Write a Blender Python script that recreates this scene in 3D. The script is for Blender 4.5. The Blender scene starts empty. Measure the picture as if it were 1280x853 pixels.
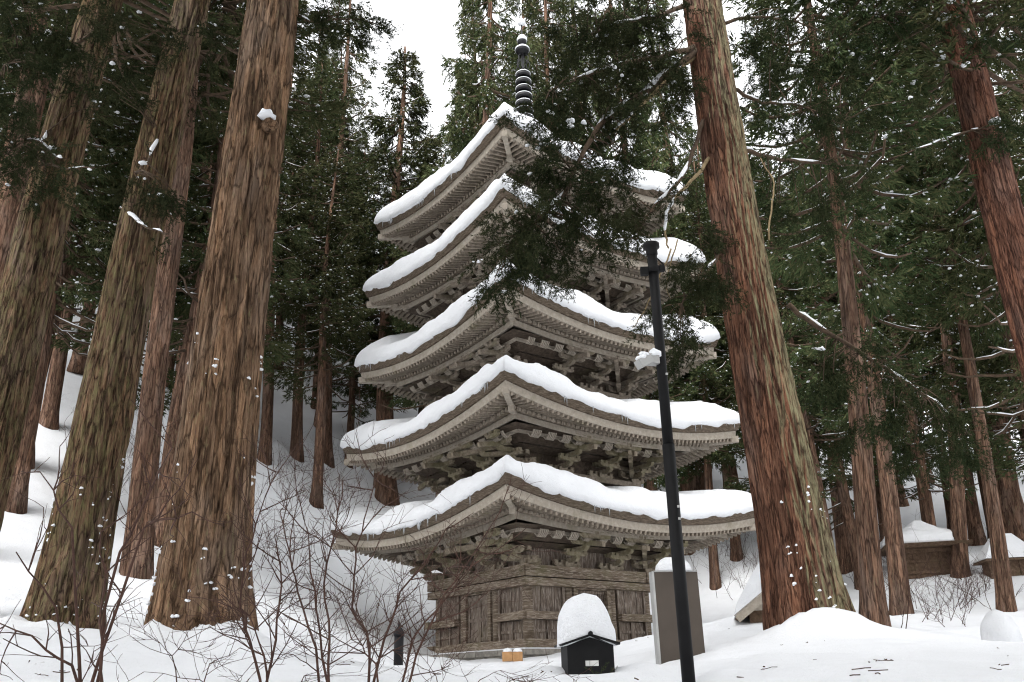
import bpy, math, random
import numpy as np
from mathutils import Vector, Matrix, noise
R = random.Random(7)
RNG = np.random.default_rng(7)
S = bpy.context.scene
COL = S.collection
PI = math.pi

# ---------------------------------------------------------------- camera
F, PITCH, ROLL, CZ = 1069.0, math.radians(21.663), math.radians(-1.38), 1.5
cam = bpy.data.objects.new('camera', bpy.data.cameras.new('camera'))
COL.objects.link(cam)
cam.data.sensor_width = 36
cam.data.lens = F / 1280 * 36
cam.data.clip_end = 2000
cam.data.clip_start = .05
cam.matrix_world = Matrix.Translation((0, 0, CZ)) @ Matrix.Rotation(PI / 2 + PITCH, 4, 'X') @ Matrix.Rotation(ROLL, 4, 'Z')
S.camera = cam

def ray(u, v):
    """direction of the sight line through a photograph point"""
    c, s = math.cos(ROLL), math.sin(ROLL)
    x, y = u - 640, v - 426.5
    x, y = c * x + s * y, -s * x + c * y
    cp, sp = math.cos(PITCH), math.sin(PITCH)
    return Vector((x / F, cp + sp * y / F, sp - cp * y / F))

def U(u, v, Y):
    d = ray(u, v)
    return Vector((0, 0, CZ)) + d * (Y / d.y)

def depth(p):
    return p.y * math.cos(PITCH) + (p.z - CZ) * math.sin(PITCH)

# ---------------------------------------------------------------- helpers
def tag(o, label=None, cat=None, group=None, kind=None):
    if label: o['label'] = label
    if cat: o['category'] = cat
    if group: o['group'] = group
    if kind: o['kind'] = kind
    return o

def empty(name, loc, rotz=0, label=None, cat=None, group=None):
    o = bpy.data.objects.new(name, None)
    COL.objects.link(o)
    o.location = loc
    o.rotation_euler = (0, 0, rotz)
    o.empty_display_size = .2
    return tag(o, label, cat, group)

def link(name, me, parent=None):
    o = bpy.data.objects.new(name, me)
    COL.objects.link(o)
    if parent: o.parent = parent
    return o

def np_mesh(name, V, Fa, mats, smooth=False, mi=None):
    V = np.ascontiguousarray(V, dtype=np.float32)
    Fa = np.ascontiguousarray(Fa, dtype=np.int32)
    me = bpy.data.meshes.new(name)
    k = Fa.shape[1]
    me.vertices.add(len(V)); me.vertices.foreach_set('co', V.ravel())
    me.loops.add(Fa.size); me.loops.foreach_set('vertex_index', Fa.ravel())
    me.polygons.add(len(Fa))
    me.polygons.foreach_set('loop_start', np.arange(0, Fa.size, k, dtype=np.int32))
    me.polygons.foreach_set('loop_total', np.full(len(Fa), k, dtype=np.int32))
    if smooth: me.polygons.foreach_set('use_smooth', np.ones(len(Fa), dtype=bool))
    for m in mats: me.materials.append(m)
    if mi is not None: me.polygons.foreach_set('material_index', np.asarray(mi, dtype=np.int32))
    me.update(calc_edges=True)
    return me

class MB:
    def __init__(self):
        self.v, self.f, self.m, self.s = [], [], [], []
    def add(self, vs, fs, mat=0, smooth=False):
        n = len(self.v)
        self.v += [tuple(p) for p in vs]
        for f in fs:
            self.f.append(tuple(i + n for i in f)); self.m.append(mat); self.s.append(smooth)
    def box(self, c, s, rz=0, mat=0, taper=1.0):
        x, y, z = s[0] / 2, s[1] / 2, s[2] / 2
        ca, sa = math.cos(rz), math.sin(rz)
        vs = []
        for dz, t in ((-z, taper), (z, 1.0)):
            for dx, dy in ((-x, -y), (x, -y), (x, y), (-x, y)):
                dx *= t; dy *= t
                vs.append((c[0] + ca * dx - sa * dy, c[1] + sa * dx + ca * dy, c[2] + dz))
        self.add(vs, [(3, 2, 1, 0), (4, 5, 6, 7), (0, 1, 5, 4), (1, 2, 6, 5), (2, 3, 7, 6), (3, 0, 4, 7)], mat)
    def beam(self, p, q, w, h, mat=0, h2=None):
        p, q = Vector(p), Vector(q)
        d = (q - p).normalized()
        side = d.cross(Vector((0, 0, 1)))
        side = side.normalized() if side.length > 1e-4 else Vector((1, 0, 0))
        up = side.cross(d).normalized()
        vs = []
        for c, hh in ((p, h), (q, h2 or h)):
            for a, b in ((-1, -1), (1, -1), (1, 1), (-1, 1)):
                vs.append(c + side * a * w / 2 + up * b * hh / 2)
        self.add(vs, [(0, 1, 2, 3), (7, 6, 5, 4), (0, 4, 5, 1), (1, 5, 6, 2), (2, 6, 7, 3), (3, 7, 4, 0)], mat)
    def arm(self, p, q, w, h, mat=0, cut=.5):
        """bracket arm: underside rounded up towards q"""
        p, q = Vector(p), Vector(q)
        d = q - p; L = d.length; d.normalize()
        side = d.cross(Vector((0, 0, 1))).normalized()
        prof = [(0, -h / 2), (L - min(L, h * 1.4), -h / 2), (L - h * .6, -h * .38), (L - h * .18, -h * .08), (L, h * .12), (L, h / 2), (0, h / 2)]
        n = len(prof)
        vs = [p + d * a + Vector((0, 0, b)) - side * w / 2 for a, b in prof] + [p + d * a + Vector((0, 0, b)) + side * w / 2 for a, b in prof]
        fs = [tuple(range(n)), tuple(reversed(range(n, 2 * n)))] + [(i, i + n, (i + 1) % n + n, (i + 1) % n) for i in range(n)]
        self.add(vs, fs, mat)
    def tube(self, pts, rad, n=6, mat=0, smooth=True, cap=True):
        pts = [Vector(p) for p in pts]
        if not hasattr(rad, '__len__'): rad = [rad] * len(pts)
        vs = []; ref = None
        for i, p in enumerate(pts):
            t = (pts[min(i + 1, len(pts) - 1)] - pts[max(i - 1, 0)])
            if t.length < 1e-6: t = Vector((0, 0, 1))
            t.normalize()
            if ref is None:
                ref = t.orthogonal().normalized()
            ref = (ref - t * ref.dot(t))
            ref = ref.normalized() if ref.length > 1e-4 else t.orthogonal().normalized()
            b = t.cross(ref)
            for k in range(n):
                a = 2 * PI * k / n
                vs.append(p + (ref * math.cos(a) + b * math.sin(a)) * rad[i])
        fs = []
        for i in range(len(pts) - 1):
            for k in range(n):
                k2 = (k + 1) % n
                fs.append((i * n + k, i * n + k2, (i + 1) * n + k2, (i + 1) * n + k))
        if cap:
            fs.append(tuple(reversed(range(n)))); fs.append(tuple(range((len(pts) - 1) * n, len(pts) * n)))
        self.add(vs, fs, mat, smooth)
    def lathe(self, prof, n=20, c=(0, 0, 0), mat=0, smooth=True):
        vs = []
        for r, z in prof:
            for k in range(n):
                a = 2 * PI * k / n
                vs.append((c[0] + r * math.cos(a), c[1] + r * math.sin(a), c[2] + z))
        fs = [(i * n + k, i * n + (k + 1) % n, (i + 1) * n + (k + 1) % n, (i + 1) * n + k) for i in range(len(prof) - 1) for k in range(n)]
        if prof[0][0] > 1e-4: fs.append(tuple(reversed(range(n))))
        if prof[-1][0] > 1e-4: fs.append(tuple(range((len(prof) - 1) * n, len(prof) * n)))
        self.add(vs, fs, mat, smooth)
    def mesh(self, name, mats):
        me = bpy.data.meshes.new(name)
        me.from_pydata(self.v, [], self.f)
        if not isinstance(mats, (list, tuple)): mats = [mats]
        for m in mats: me.materials.append(m)
        me.polygons.foreach_set('material_index', self.m)
        me.polygons.foreach_set('use_smooth', self.s)
        me.update()
        return me
    def build(self, name, mats, parent=None):
        return link(name, self.mesh(name, mats), parent)

def nz(x, y=0., z=0.): return noise.noise(Vector((x, y, z)))
def fbm(x, y, z, o=3): return noise.fractal(Vector((x, y, z)), 1.0, 2.0, o)

# ---------------------------------------------------------------- materials
def new_mat(name):
    m = bpy.data.materials.new(name); m.use_nodes = True
    nt = m.node_tree; b = nt.nodes['Principled BSDF']
    return m, nt, b

def nd(nt, t, **kw):
    n = nt.nodes.new(t)
    for k, v in kw.items():
        if k in n.inputs: n.inputs[k].default_value = v
        else: setattr(n, k, v)
    return n

def coords(nt, scale, kind='Object'):
    tc = nd(nt, 'ShaderNodeTexCoord'); mp = nd(nt, 'ShaderNodeMapping')
    nt.links.new(tc.outputs[kind], mp.inputs['Vector'])
    mp.inputs['Scale'].default_value = scale
    return mp.outputs['Vector']

def noise_n(nt, vec, scale, detail=5, rough=.6, dist=0):
    n = nd(nt, 'ShaderNodeTexNoise', Scale=scale, Detail=detail, Roughness=rough, Distortion=dist)
    nt.links.new(vec, n.inputs['Vector'])
    return n.outputs['Fac']

def ramp(nt, fac, stops):
    r = nd(nt, 'ShaderNodeValToRGB')
    e = r.color_ramp.elements
    while len(e) < len(stops): e.new(.5)
    for q, (p, c) in zip(e, stops):
        q.position = p; q.color = (c[0], c[1], c[2], 1) if hasattr(c, '__len__') else (c, c, c, 1)
    nt.links.new(fac, r.inputs['Fac'])
    return r.outputs['Color']

def mix(nt, fac, a, b, mode='MIX'):
    n = nd(nt, 'ShaderNodeMix', data_type='RGBA', blend_type=mode)
    for s, v in ((0, fac), (6, a), (7, b)):
        if isinstance(v, bpy.types.NodeSocket): nt.links.new(v, n.inputs[s])
        elif s: n.inputs[s].default_value = (*v, 1)
        else: n.inputs[s].default_value = v
    return n.outputs[2]

def bump(nt, h, b, strength, dist=.02):
    n = nd(nt, 'ShaderNodeBump', Strength=strength, Distance=dist)
    nt.links.new(h, n.inputs['Height']); nt.links.new(n.outputs['Normal'], b.inputs['Normal'])

def mat_snow(name, c=(.87, .885, .91), s=1.0, bs=.35):
    m, nt, b = new_mat(name)
    v = coords(nt, (1, 1, 1))
    n1 = noise_n(nt, v, 1.3 * s, 4); n2 = noise_n(nt, v, 22 * s, 6, .7)
    col = ramp(nt, n1, [(.3, tuple(x * .95 for x in c)), (.7, c)])
    nt.links.new(col, b.inputs['Base Color'])
    b.inputs['Roughness'].default_value = .7
    b.inputs['Specular IOR Level'].default_value = .2
    a = nd(nt, 'ShaderNodeMath', operation='MULTIPLY_ADD')
    nt.links.new(n1, a.inputs[0]); a.inputs[1].default_value = 2.0; nt.links.new(n2, a.inputs[2])
    bump(nt, a.outputs[0], b, bs, .03)
    return m

def mat_bark(name, dark, mid, light, moss=.5, mosscol=(.16, .155, .075), side=None, crack=11, fs=38):
    m, nt, b = new_mat(name)
    v = coords(nt, (1, 1, .12)); v2 = coords(nt, (1, 1, .09)); vo = coords(nt, (1, 1, .3))
    big = noise_n(nt, v, 6, 8, .65, .8); fine = noise_n(nt, v2, fs, 7, .72, .5)
    patch = noise_n(nt, vo, 1.4, 4, .6); blot = noise_n(nt, coords(nt, (1, 1, .28)), 13, 7, .72)
    wob = nd(nt, 'ShaderNodeVectorMath', operation='MULTIPLY_ADD')
    nz_ = nd(nt, 'ShaderNodeTexNoise', Scale=5, Detail=3); nt.links.new(v, nz_.inputs['Vector'])
    nt.links.new(nz_.outputs['Color'], wob.inputs[0]); wob.inputs[1].default_value = (.3, .3, .14); nt.links.new(v, wob.inputs[2])
    vor = nd(nt, 'ShaderNodeTexVoronoi', feature='DISTANCE_TO_EDGE', Scale=crack * .95); nt.links.new(wob.outputs[0], vor.inputs['Vector'])
    ck = ramp(nt, vor.outputs['Distance'], [(.0, .2), (.06, .85), (.18, 1.)])
    ck = mix(nt, ramp(nt, blot, [(.42, 0.), (.6, .85)]), ck, (1, 1, 1))
    fur = ramp(nt, noise_n(nt, coords(nt, (1, 1, .07)), crack * 1.5, 7, .7, .9), [(.35, .28), (.45, 1.)])
    ck = mix(nt, 1.0, ck, fur, 'MULTIPLY')
    col = ramp(nt, fine, [(.34, dark), (.48, mid), (.64, light)])
    col = mix(nt, ramp(nt, big, [(.35, .75), (.62, 0.)]), col, tuple(x * .5 for x in mid))
    col = mix(nt, ramp(nt, patch, [(.5, 0.), (.75, .55)]), col, tuple((x + sum(light) / 3) * .5 for x in light))
    pl = nd(nt, 'ShaderNodeTexVoronoi', feature='F1', Scale=crack * .95); nt.links.new(wob.outputs[0], pl.inputs['Vector'])
    sep = nd(nt, 'ShaderNodeSeparateColor'); nt.links.new(pl.outputs['Color'], sep.inputs[0])
    col = mix(nt, 1.0, col, ramp(nt, sep.outputs[0], [(.0, .62), (.5, .95), (1., (1.3, 1.25, 1.18))]), 'MULTIPLY')
    if moss:
        fac = ramp(nt, blot, [(.66 - .3 * moss, 0.), (.82 - .2 * moss, .9)])
        if side:
            sx = nd(nt, 'ShaderNodeVectorMath', operation='DOT_PRODUCT')
            geo = nd(nt, 'ShaderNodeNewGeometry')
            nt.links.new(geo.outputs['Normal'], sx.inputs[0]); sx.inputs[1].default_value = side
            a = nd(nt, 'ShaderNodeMath', operation='MULTIPLY_ADD'); nt.links.new(patch, a.inputs[0]); a.inputs[1].default_value = 1.1
            nt.links.new(sx.outputs['Value'], a.inputs[2])
            fac = mix(nt, 1.0, fac, ramp(nt, a.outputs[0], [(.38, (0, 0, 0)), (.62, (1, 1, 1))]), 'MULTIPLY')
        col = mix(nt, fac, col, mosscol)
    col = mix(nt, ck, tuple(x * .4 for x in dark), col)
    nt.links.new(col, b.inputs['Base Color'])
    b.inputs['Roughness'].default_value = .95
    b.inputs['Specular IOR Level'].default_value = .1
    a = nd(nt, 'ShaderNodeMath', operation='MULTIPLY_ADD')
    nt.links.new(fine, a.inputs[0]); a.inputs[1].default_value = .5; nt.links.new(ck, a.inputs[2])
    bump(nt, a.outputs[0], b, 1.0, .06)
    return m

def mat_leaf(name, c1, c2, c3):
    m, nt, b = new_mat(name)
    geo = nd(nt, 'ShaderNodeNewGeometry'); oi = nd(nt, 'ShaderNodeObjectInfo')
    col = ramp(nt, geo.outputs['Random Per Island'], [(0., c1), (.6, c2), (.97, c3)])
    n = noise_n(nt, coords(nt, (1, 1, 1)), .55, 2)
    col = mix(nt, ramp(nt, n, [(.4, 0.), (.75, .5)]), col, c3)
    hsv = nd(nt, 'ShaderNodeHueSaturation', Saturation=.88)
    h = nd(nt, 'ShaderNodeMapRange'); h.inputs[3].default_value = .455; h.inputs[4].default_value = .505
    vv = nd(nt, 'ShaderNodeMapRange'); vv.inputs[3].default_value = .75; vv.inputs[4].default_value = 1.25
    nt.links.new(oi.outputs['Random'], h.inputs[0]); nt.links.new(oi.outputs['Random'], vv.inputs[0])
    nt.links.new(h.outputs[0], hsv.inputs['Hue']); nt.links.new(vv.outputs[0], hsv.inputs['Value'])
    nt.links.new(col, hsv.inputs['Color'])
    nt.links.new(hsv.outputs[0], b.inputs['Base Color'])
    b.inputs['Roughness'].default_value = .9
    b.inputs['Specular IOR Level'].default_value = .05
    return m

def mat_wood(name, c1, c2, c3, moss=.35, grain=(1, 1, 1), flake=None, mosscol=(.13, .125, .06), bs=.5):
    m, nt, b = new_mat(name)
    v = coords(nt, grain); vo = coords(nt, (1, 1, 1))
    n1 = noise_n(nt, v, 7, 8, .7); n2 = noise_n(nt, vo, 1.1, 4, .6); n3 = noise_n(nt, v, 30, 4, .7)
    col = ramp(nt, n1, [(.3, c1), (.5, c2), (.72, c3)])
    if moss: col = mix(nt, ramp(nt, n2, [(.62 - .2 * moss, 0.), (.85 - .2 * moss, .55)]), col, mosscol)
    if flake: col = mix(nt, ramp(nt, n3, [(.5, 0.), (.6, .8)]), col, flake)
    nt.links.new(col, b.inputs['Base Color'])
    b.inputs['Roughness'].default_value = .85
    b.inputs['Specular IOR Level'].default_value = .2
    bump(nt, n3, b, bs, .02)
    return m

def mat_plain(name, c, rough=.5, metal=0, var=.15, scale=6, bs=.1, spec=.3):
    m, nt, b = new_mat(name)
    n = noise_n(nt, coords(nt, (1, 1, 1)), scale, 5, .6)
    col = ramp(nt, n, [(.3, tuple(x * (1 - var) for x in c)), (.7, tuple(min(1, x * (1 + var)) for x in c))])
    nt.links.new(col, b.inputs['Base Color'])
    b.inputs['Specular IOR Level'].default_value = spec; b.inputs['Roughness'].default_value = rough; b.inputs['Metallic'].default_value = metal
    if bs: bump(nt, n, b, bs, .01)
    return m

M = {}
M['snow'] = mat_snow('ground snow', (.8, .815, .84), 1.0, .55)
M['rsnow'] = mat_snow('roof snow', (.81, .825, .85), 1.6, .75)
M['lsnow'] = mat_snow('branch snow', (.86, .88, .91), 3)
M['bark_tan'] = mat_bark('tan cedar bark', (0.074, 0.043, 0.023), (0.228, 0.138, 0.085), (0.385, 0.258, 0.165), .3, (0.216, 0.203, 0.101), None, 8)
M['bark_moss'] = mat_bark('mossy cedar bark', (0.051, 0.028, 0.019), (0.166, 0.100, 0.062), (0.296, 0.197, 0.131), .72, (0.163, 0.151, 0.070), None, 9)
M['bark_two'] = mat_bark('red and lichen cedar bark', (0.050, 0.022, 0.015), (0.177, 0.084, 0.053), (0.312, 0.173, 0.115), 1.1, (0.275, 0.258, 0.149), (.85, .1, 0), 9)
M['bark_red'] = mat_bark('red cedar bark', (0.045, 0.019, 0.014), (0.158, 0.072, 0.047), (0.261, 0.134, 0.092), 0, crack=9)
M['bark_far'] = mat_bark('far cedar bark', (0.058, 0.032, 0.023), (0.192, 0.111, 0.076), (0.321, 0.205, 0.147), .35, (0.170, 0.153, 0.089), None, 7, 24)
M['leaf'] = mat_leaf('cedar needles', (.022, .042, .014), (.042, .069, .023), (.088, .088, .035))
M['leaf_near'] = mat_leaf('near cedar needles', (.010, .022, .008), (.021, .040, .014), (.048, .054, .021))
M['twig'] = mat_plain('twig bark', (.05, .03, .02), .9, 0, .4, 12)
M['limb'] = mat_plain('limb bark', (.075, .05, .032), .9, 0, .5, 9, .4)
M['pale_limb'] = mat_plain('pale limb bark', (.24, .18, .1), .9, 0, .35, 12, .4)
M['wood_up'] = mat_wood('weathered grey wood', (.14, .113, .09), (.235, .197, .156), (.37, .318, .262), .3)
M['wood_low'] = mat_wood('mossy weathered wood', (.11, .088, .062), (.25, .208, .155), (.39, .34, .27), .85, mosscol=(.15, .145, .07))
M['wood_board'] = mat_wood('bleached eave board', (.27, .235, .195), (.345, .303, .25), (.445, .4, .338), .25)
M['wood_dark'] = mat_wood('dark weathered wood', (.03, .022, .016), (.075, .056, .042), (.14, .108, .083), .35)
M['wood_body'] = mat_wood('old brown wood', (.05, .036, .028), (.135, .102, .08), (.245, .2, .165), .25, (1, 1, .1), (.37, .32, .275))
M['wood_beam'] = mat_wood('flaking brown beam', (.06, .042, .03), (.15, .113, .082), (.255, .205, .155), .55, (.12, .12, 1), (.37, .315, .26))
M['roof_bark'] = mat_wood('cypress bark edge', (.028, .02, .014), (.11, .083, .06), (.25, .205, .16), .35, (.6, .6, 6), None, (.09, .08, .045), .9)
M['black'] = mat_plain('black painted metal', (.007, .007, .0075), .6, 0, .3, spec=.15)
M['iron'] = mat_plain('dark bronze', (.011, .011, .013), .55, 0, .4, spec=.25)
M['sign'] = mat_plain('brown sheet metal', (.075, .06, .048), .5, .1, .1, 2, 0)
M['signside'] = mat_plain('bright metal edge', (.4, .4, .39), .4, .4, .15, 3)
M['stone'] = mat_plain('grey stone', (.23, .215, .19), .9, 0, .4, 5, .5)
M['newwood'] = mat_plain('fresh cedar wood', (.45, .25, .11), .6, 0, .15, 9)
M['white'] = mat_plain('white plate', (.6, .6, .58), .5, 0, .1)
M['shrub'] = mat_plain('red brown bare twig', (.062, .031, .022), .8, 0, .4, 14)
M['litter'] = mat_plain('fallen brown needles', (.07, .04, .025), .9, 0, .4, 10)
M['shrine'] = mat_wood('old shrine wood', (.06, .035, .022), (.13, .085, .055), (.2, .14, .1), .3)
mi_, nt_, b_ = new_mat('ice')
b_.inputs['Base Color'].default_value = (.9, .94, .97, 1); b_.inputs['Roughness'].default_value = .15
b_.inputs['Transmission Weight'].default_value = .6; b_.inputs['IOR'].default_value = 1.31
M['ice'] = mi_

# ---------------------------------------------------------------- terrain
PAG = (0.857, 34.0); PZ = 2.5
ctrl = []
for u, v, Y in [(640, 862, 7.5), (300, 866, 7.5), (60, 866, 7.5), (900, 858, 7.5), (1200, 852, 7.5),
                (735, 846, 11), (850, 826, 15.5), (245, 797, 14.5), (75, 788, 16), (-60, 765, 17.5), (420, 835, 14),
                (1005, 779, 16), (1150, 812, 17), (1280, 815, 17), (1190, 797, 25), (1255, 809, 20),
                (168, 720, 27), (370, 573, 53), (60, 532, 38), (475, 613, 57), (400, 785, 26), (420, 700, 44), (480, 780, 36), (330, 745, 29), (480, 700, 46),
                (517, 826, 31), (560, 826, 29.5), (690, 823, 28), (830, 806, 31.5), (620, 832, 24), (700, 834, 21), (560, 838, 18), (520, 834, 24),
                (895, 738, 50), (920, 703, 52), (1100, 786, 30), (1125, 768, 32), (1200, 722, 42), (1155, 716, 44), (1255, 765, 32),
                (940, 770, 22), (1060, 770, 24)]:
    p = U(u, v, Y); ctrl.append((p.x, p.y, p.z))
ctrl += [(0, 0, .05), (-6, 0, .2), (6, 0, 0), (0, -12, -.6), (-25, -12, 2), (25, -12, -1), (0, 2.5, .2), (-5, 3, .4), (5, 3, .2),
         (-30, 10, 6), (-45, 30, 17), (30, 12, 1.2), (50, 30, 4), (45, 55, 12), (0, 80, 34), (-22, 66, 29), (-45, 65, 40), (0, 120, 72), (-30, 95, 58), (90, 100, 30), (-90, 100, 60),
         (90, 0, 2), (-90, 0, 25), (45, 90, 26), (20, 62, 13), (0, -60, -3), (-90, -60, 15), (90, -60, -3)]
for dx, dy in ((3.2, 0), (-3.2, 0), (0, 3.2), (0, 0), (0, -3.3)): ctrl.append((PAG[0] + dx, PAG[1] + dy, PZ - .05))
CT = np.array(ctrl)
def tps_k(r2): return .5 * r2 * np.log(r2 + 1e-9)
_n = len(CT)
_d2 = ((CT[:, None, :2] - CT[None, :, :2]) ** 2).sum(-1)
_A = np.zeros((_n + 3, _n + 3)); _A[:_n, :_n] = tps_k(_d2) + np.eye(_n) * .5
_A[:_n, _n] = 1; _A[:_n, _n + 1:] = CT[:, :2]; _A[_n, :_n] = 1; _A[_n + 1:, :_n] = CT[:, :2].T
_w = np.linalg.solve(_A, np.concatenate([CT[:, 2], np.zeros(3)]))
MOUNDS = []          # snow heaped at trunk feet: x, y, height, radius
def ground_np(x, y):
    x = np.asarray(x, float); y = np.asarray(y, float)
    z = _w[_n] + _w[_n + 1] * x + _w[_n + 2] * y
    for i in range(_n): z = z + _w[i] * tps_k((x - CT[i, 0]) ** 2 + (y - CT[i, 1]) ** 2)
    for mx, my, mh, mr in MOUNDS: z = z + mh * np.exp(-((x - mx) ** 2 + (y - my) ** 2) / mr ** 2)
    return z
def g(x, y): return float(ground_np(x, y))
def hit(u, v, y0=5., y1=140.):
    d = ray(u, v); Y = y0
    while Y < y1:
        p = Vector((0, 0, CZ)) + d * (Y / d.y)
        if p.z < g(p.x, p.y): return p
        Y += .25
    return None

_p = U(1035, 770, 15.5)
MOUNDS += [(_p.x, _p.y, .42, .75)]
_p = U(300, 800, 14.2); MOUNDS.append((_p.x, _p.y, .15, .9))
_p = U(735, 850, 11); MOUNDS.append((_p.x - .55, _p.y + .2, .16, .4)); MOUNDS.append((_p.x + .6, _p.y + .2, .1, .4))

for u, v, Y, rd in ((852, 822, 15, .9), (735, 844, 11, .8), (247, 795, 14.5, 1.2), (73, 788, 16, 1.2), (1008, 779, 16, 1.2), (1256, 809, 20, .8), (861, 858, 8.2, .8)):
    _p = U(u, v, Y); MOUNDS.append((_p.x, _p.y, max(-.5, min(.5, _p.z - g(_p.x, _p.y))), rd))

_r = random.Random(5)
for u, v, Y, rad in ((247, 795, 14.5, .78), (73, 788, 16, .72), (1008, 779, 16, .72)):
    _p = U(u, v, Y)
    for k in range(9):
        a = PI + PI * (k + _r.random()) / 9; q = rad * _r.uniform(.95, 1.25)
        MOUNDS.append((_p.x + math.cos(a) * q, _p.y + math.sin(a) * q, _r.uniform(.03, .2), _r.uniform(.18, .34)))

def axis(lo, hi, a, b, fine, growth=1.09):
    xs = list(np.arange(a, b, fine)); s = fine; x = xs[-1]
    while x < hi: s *= growth; x += s; xs.append(x)
    s = fine; x = xs[0]; left = []
    while x > lo: s *= growth; x -= s; left.append(x)
    return np.array(left[::-1] + xs)
gx = axis(-260, 260, -14, 16, .2); gy = axis(-160, 300, 5, 34, .2)
GX, GY = np.meshgrid(gx, gy)
def far_clip(z, x, y):     # beyond the valley the slopes level off into a ridge
    return 110 * np.tanh(np.maximum(z, 0) / 110) + np.minimum(z, 0)
GZ = far_clip(ground_np(GX, GY), GX, GY)
ns = np.array([fbm(x * .55, y * .55, 3.1, 4) * .085 + fbm(x * 2.2, y * 2.2, 9.1, 3) * .028 for x, y in zip(GX.ravel(), GY.ravel())])
GZ = GZ + ns.reshape(GZ.shape)
nx, ny = len(gx), len(gy)
idx = np.arange(nx * ny).reshape(ny, nx)
quads = np.stack([idx[:-1, :-1], idx[:-1, 1:], idx[1:, 1:], idx[1:, :-1]], -1).reshape(-1, 4)
tag(link('ground', np_mesh('ground', np.stack([GX, GY, GZ], -1).reshape(-1, 3), quads, [M['snow']], True)), 'deep white snow over the valley floor and wooded slopes', 'ground', kind='structure')

# ---------------------------------------------------------------- pagoda
pag = empty('five_storey_pagoda', (PAG[0], PAG[1], PZ), math.radians(-7.9 - 45),
            'weathered grey wooden five storey pagoda with thick snow on every curved roof', 'pagoda')
A = [6.04, 5.83, 5.50, 5.35, 5.07]
ZC = [z + 1.5 - PZ for z in (5.97, 9.42, 13.01, 16.59, 19.98)]
B = [2.86, 2.68, 2.5, 2.36, 2.22]
RISE = .78
def sd(k, x, m):
    return ((m, x), (-x, m), (-m, -x), (x, -m))[k]      # sides +X, +Y, -X, -Y; corner order runs round
REACH = 1.6
class Roof:
    def __init__(s, i):
        s.a, s.b, s.ze, s.i = A[i], B[i], ZC[i] - RISE, i
        s.inner = B[i + 1] - .05 if i < 4 else .55
        s.topslope = (.17, .25, .3, .32, .62)[i]
    def curve(s, x, m): return RISE * (min(abs(x), s.a) / s.a) ** 1.9 * min(1, m / s.a) ** 2
    def top(s, x, m): d = s.a - m; return s.ze + s.curve(x, m) + s.topslope * d * (.72 + .28 * d / (s.a - s.inner))
    def und(s, x, m, off, slope=.33): return s.ze + s.curve(x, m) - off + slope * (s.a - m)

def sweep(mb, rf, prof, n=28, mat=0, closed=True):
    """carry a cross-section round the four sides; prof: (m, z as a function of x, m)"""
    P = len(prof); vs = []
    for k in range(4):
        for j in range(n):
            t = -1 + 2 * j / n
            for m, zf in prof:
                x = t * m; p = sd(k, x, m); vs.append((p[0], p[1], zf(x, m)))
    N = 4 * n; fs = []
    for j in range(N):
        j2 = (j + 1) % N
        for q in range(P if closed else P - 1):
            q2 = (q + 1) % P
            fs.append((j * P + q, j2 * P + q, j2 * P + q2, j * P + q2))
    mb.add(vs, fs, mat)

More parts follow.
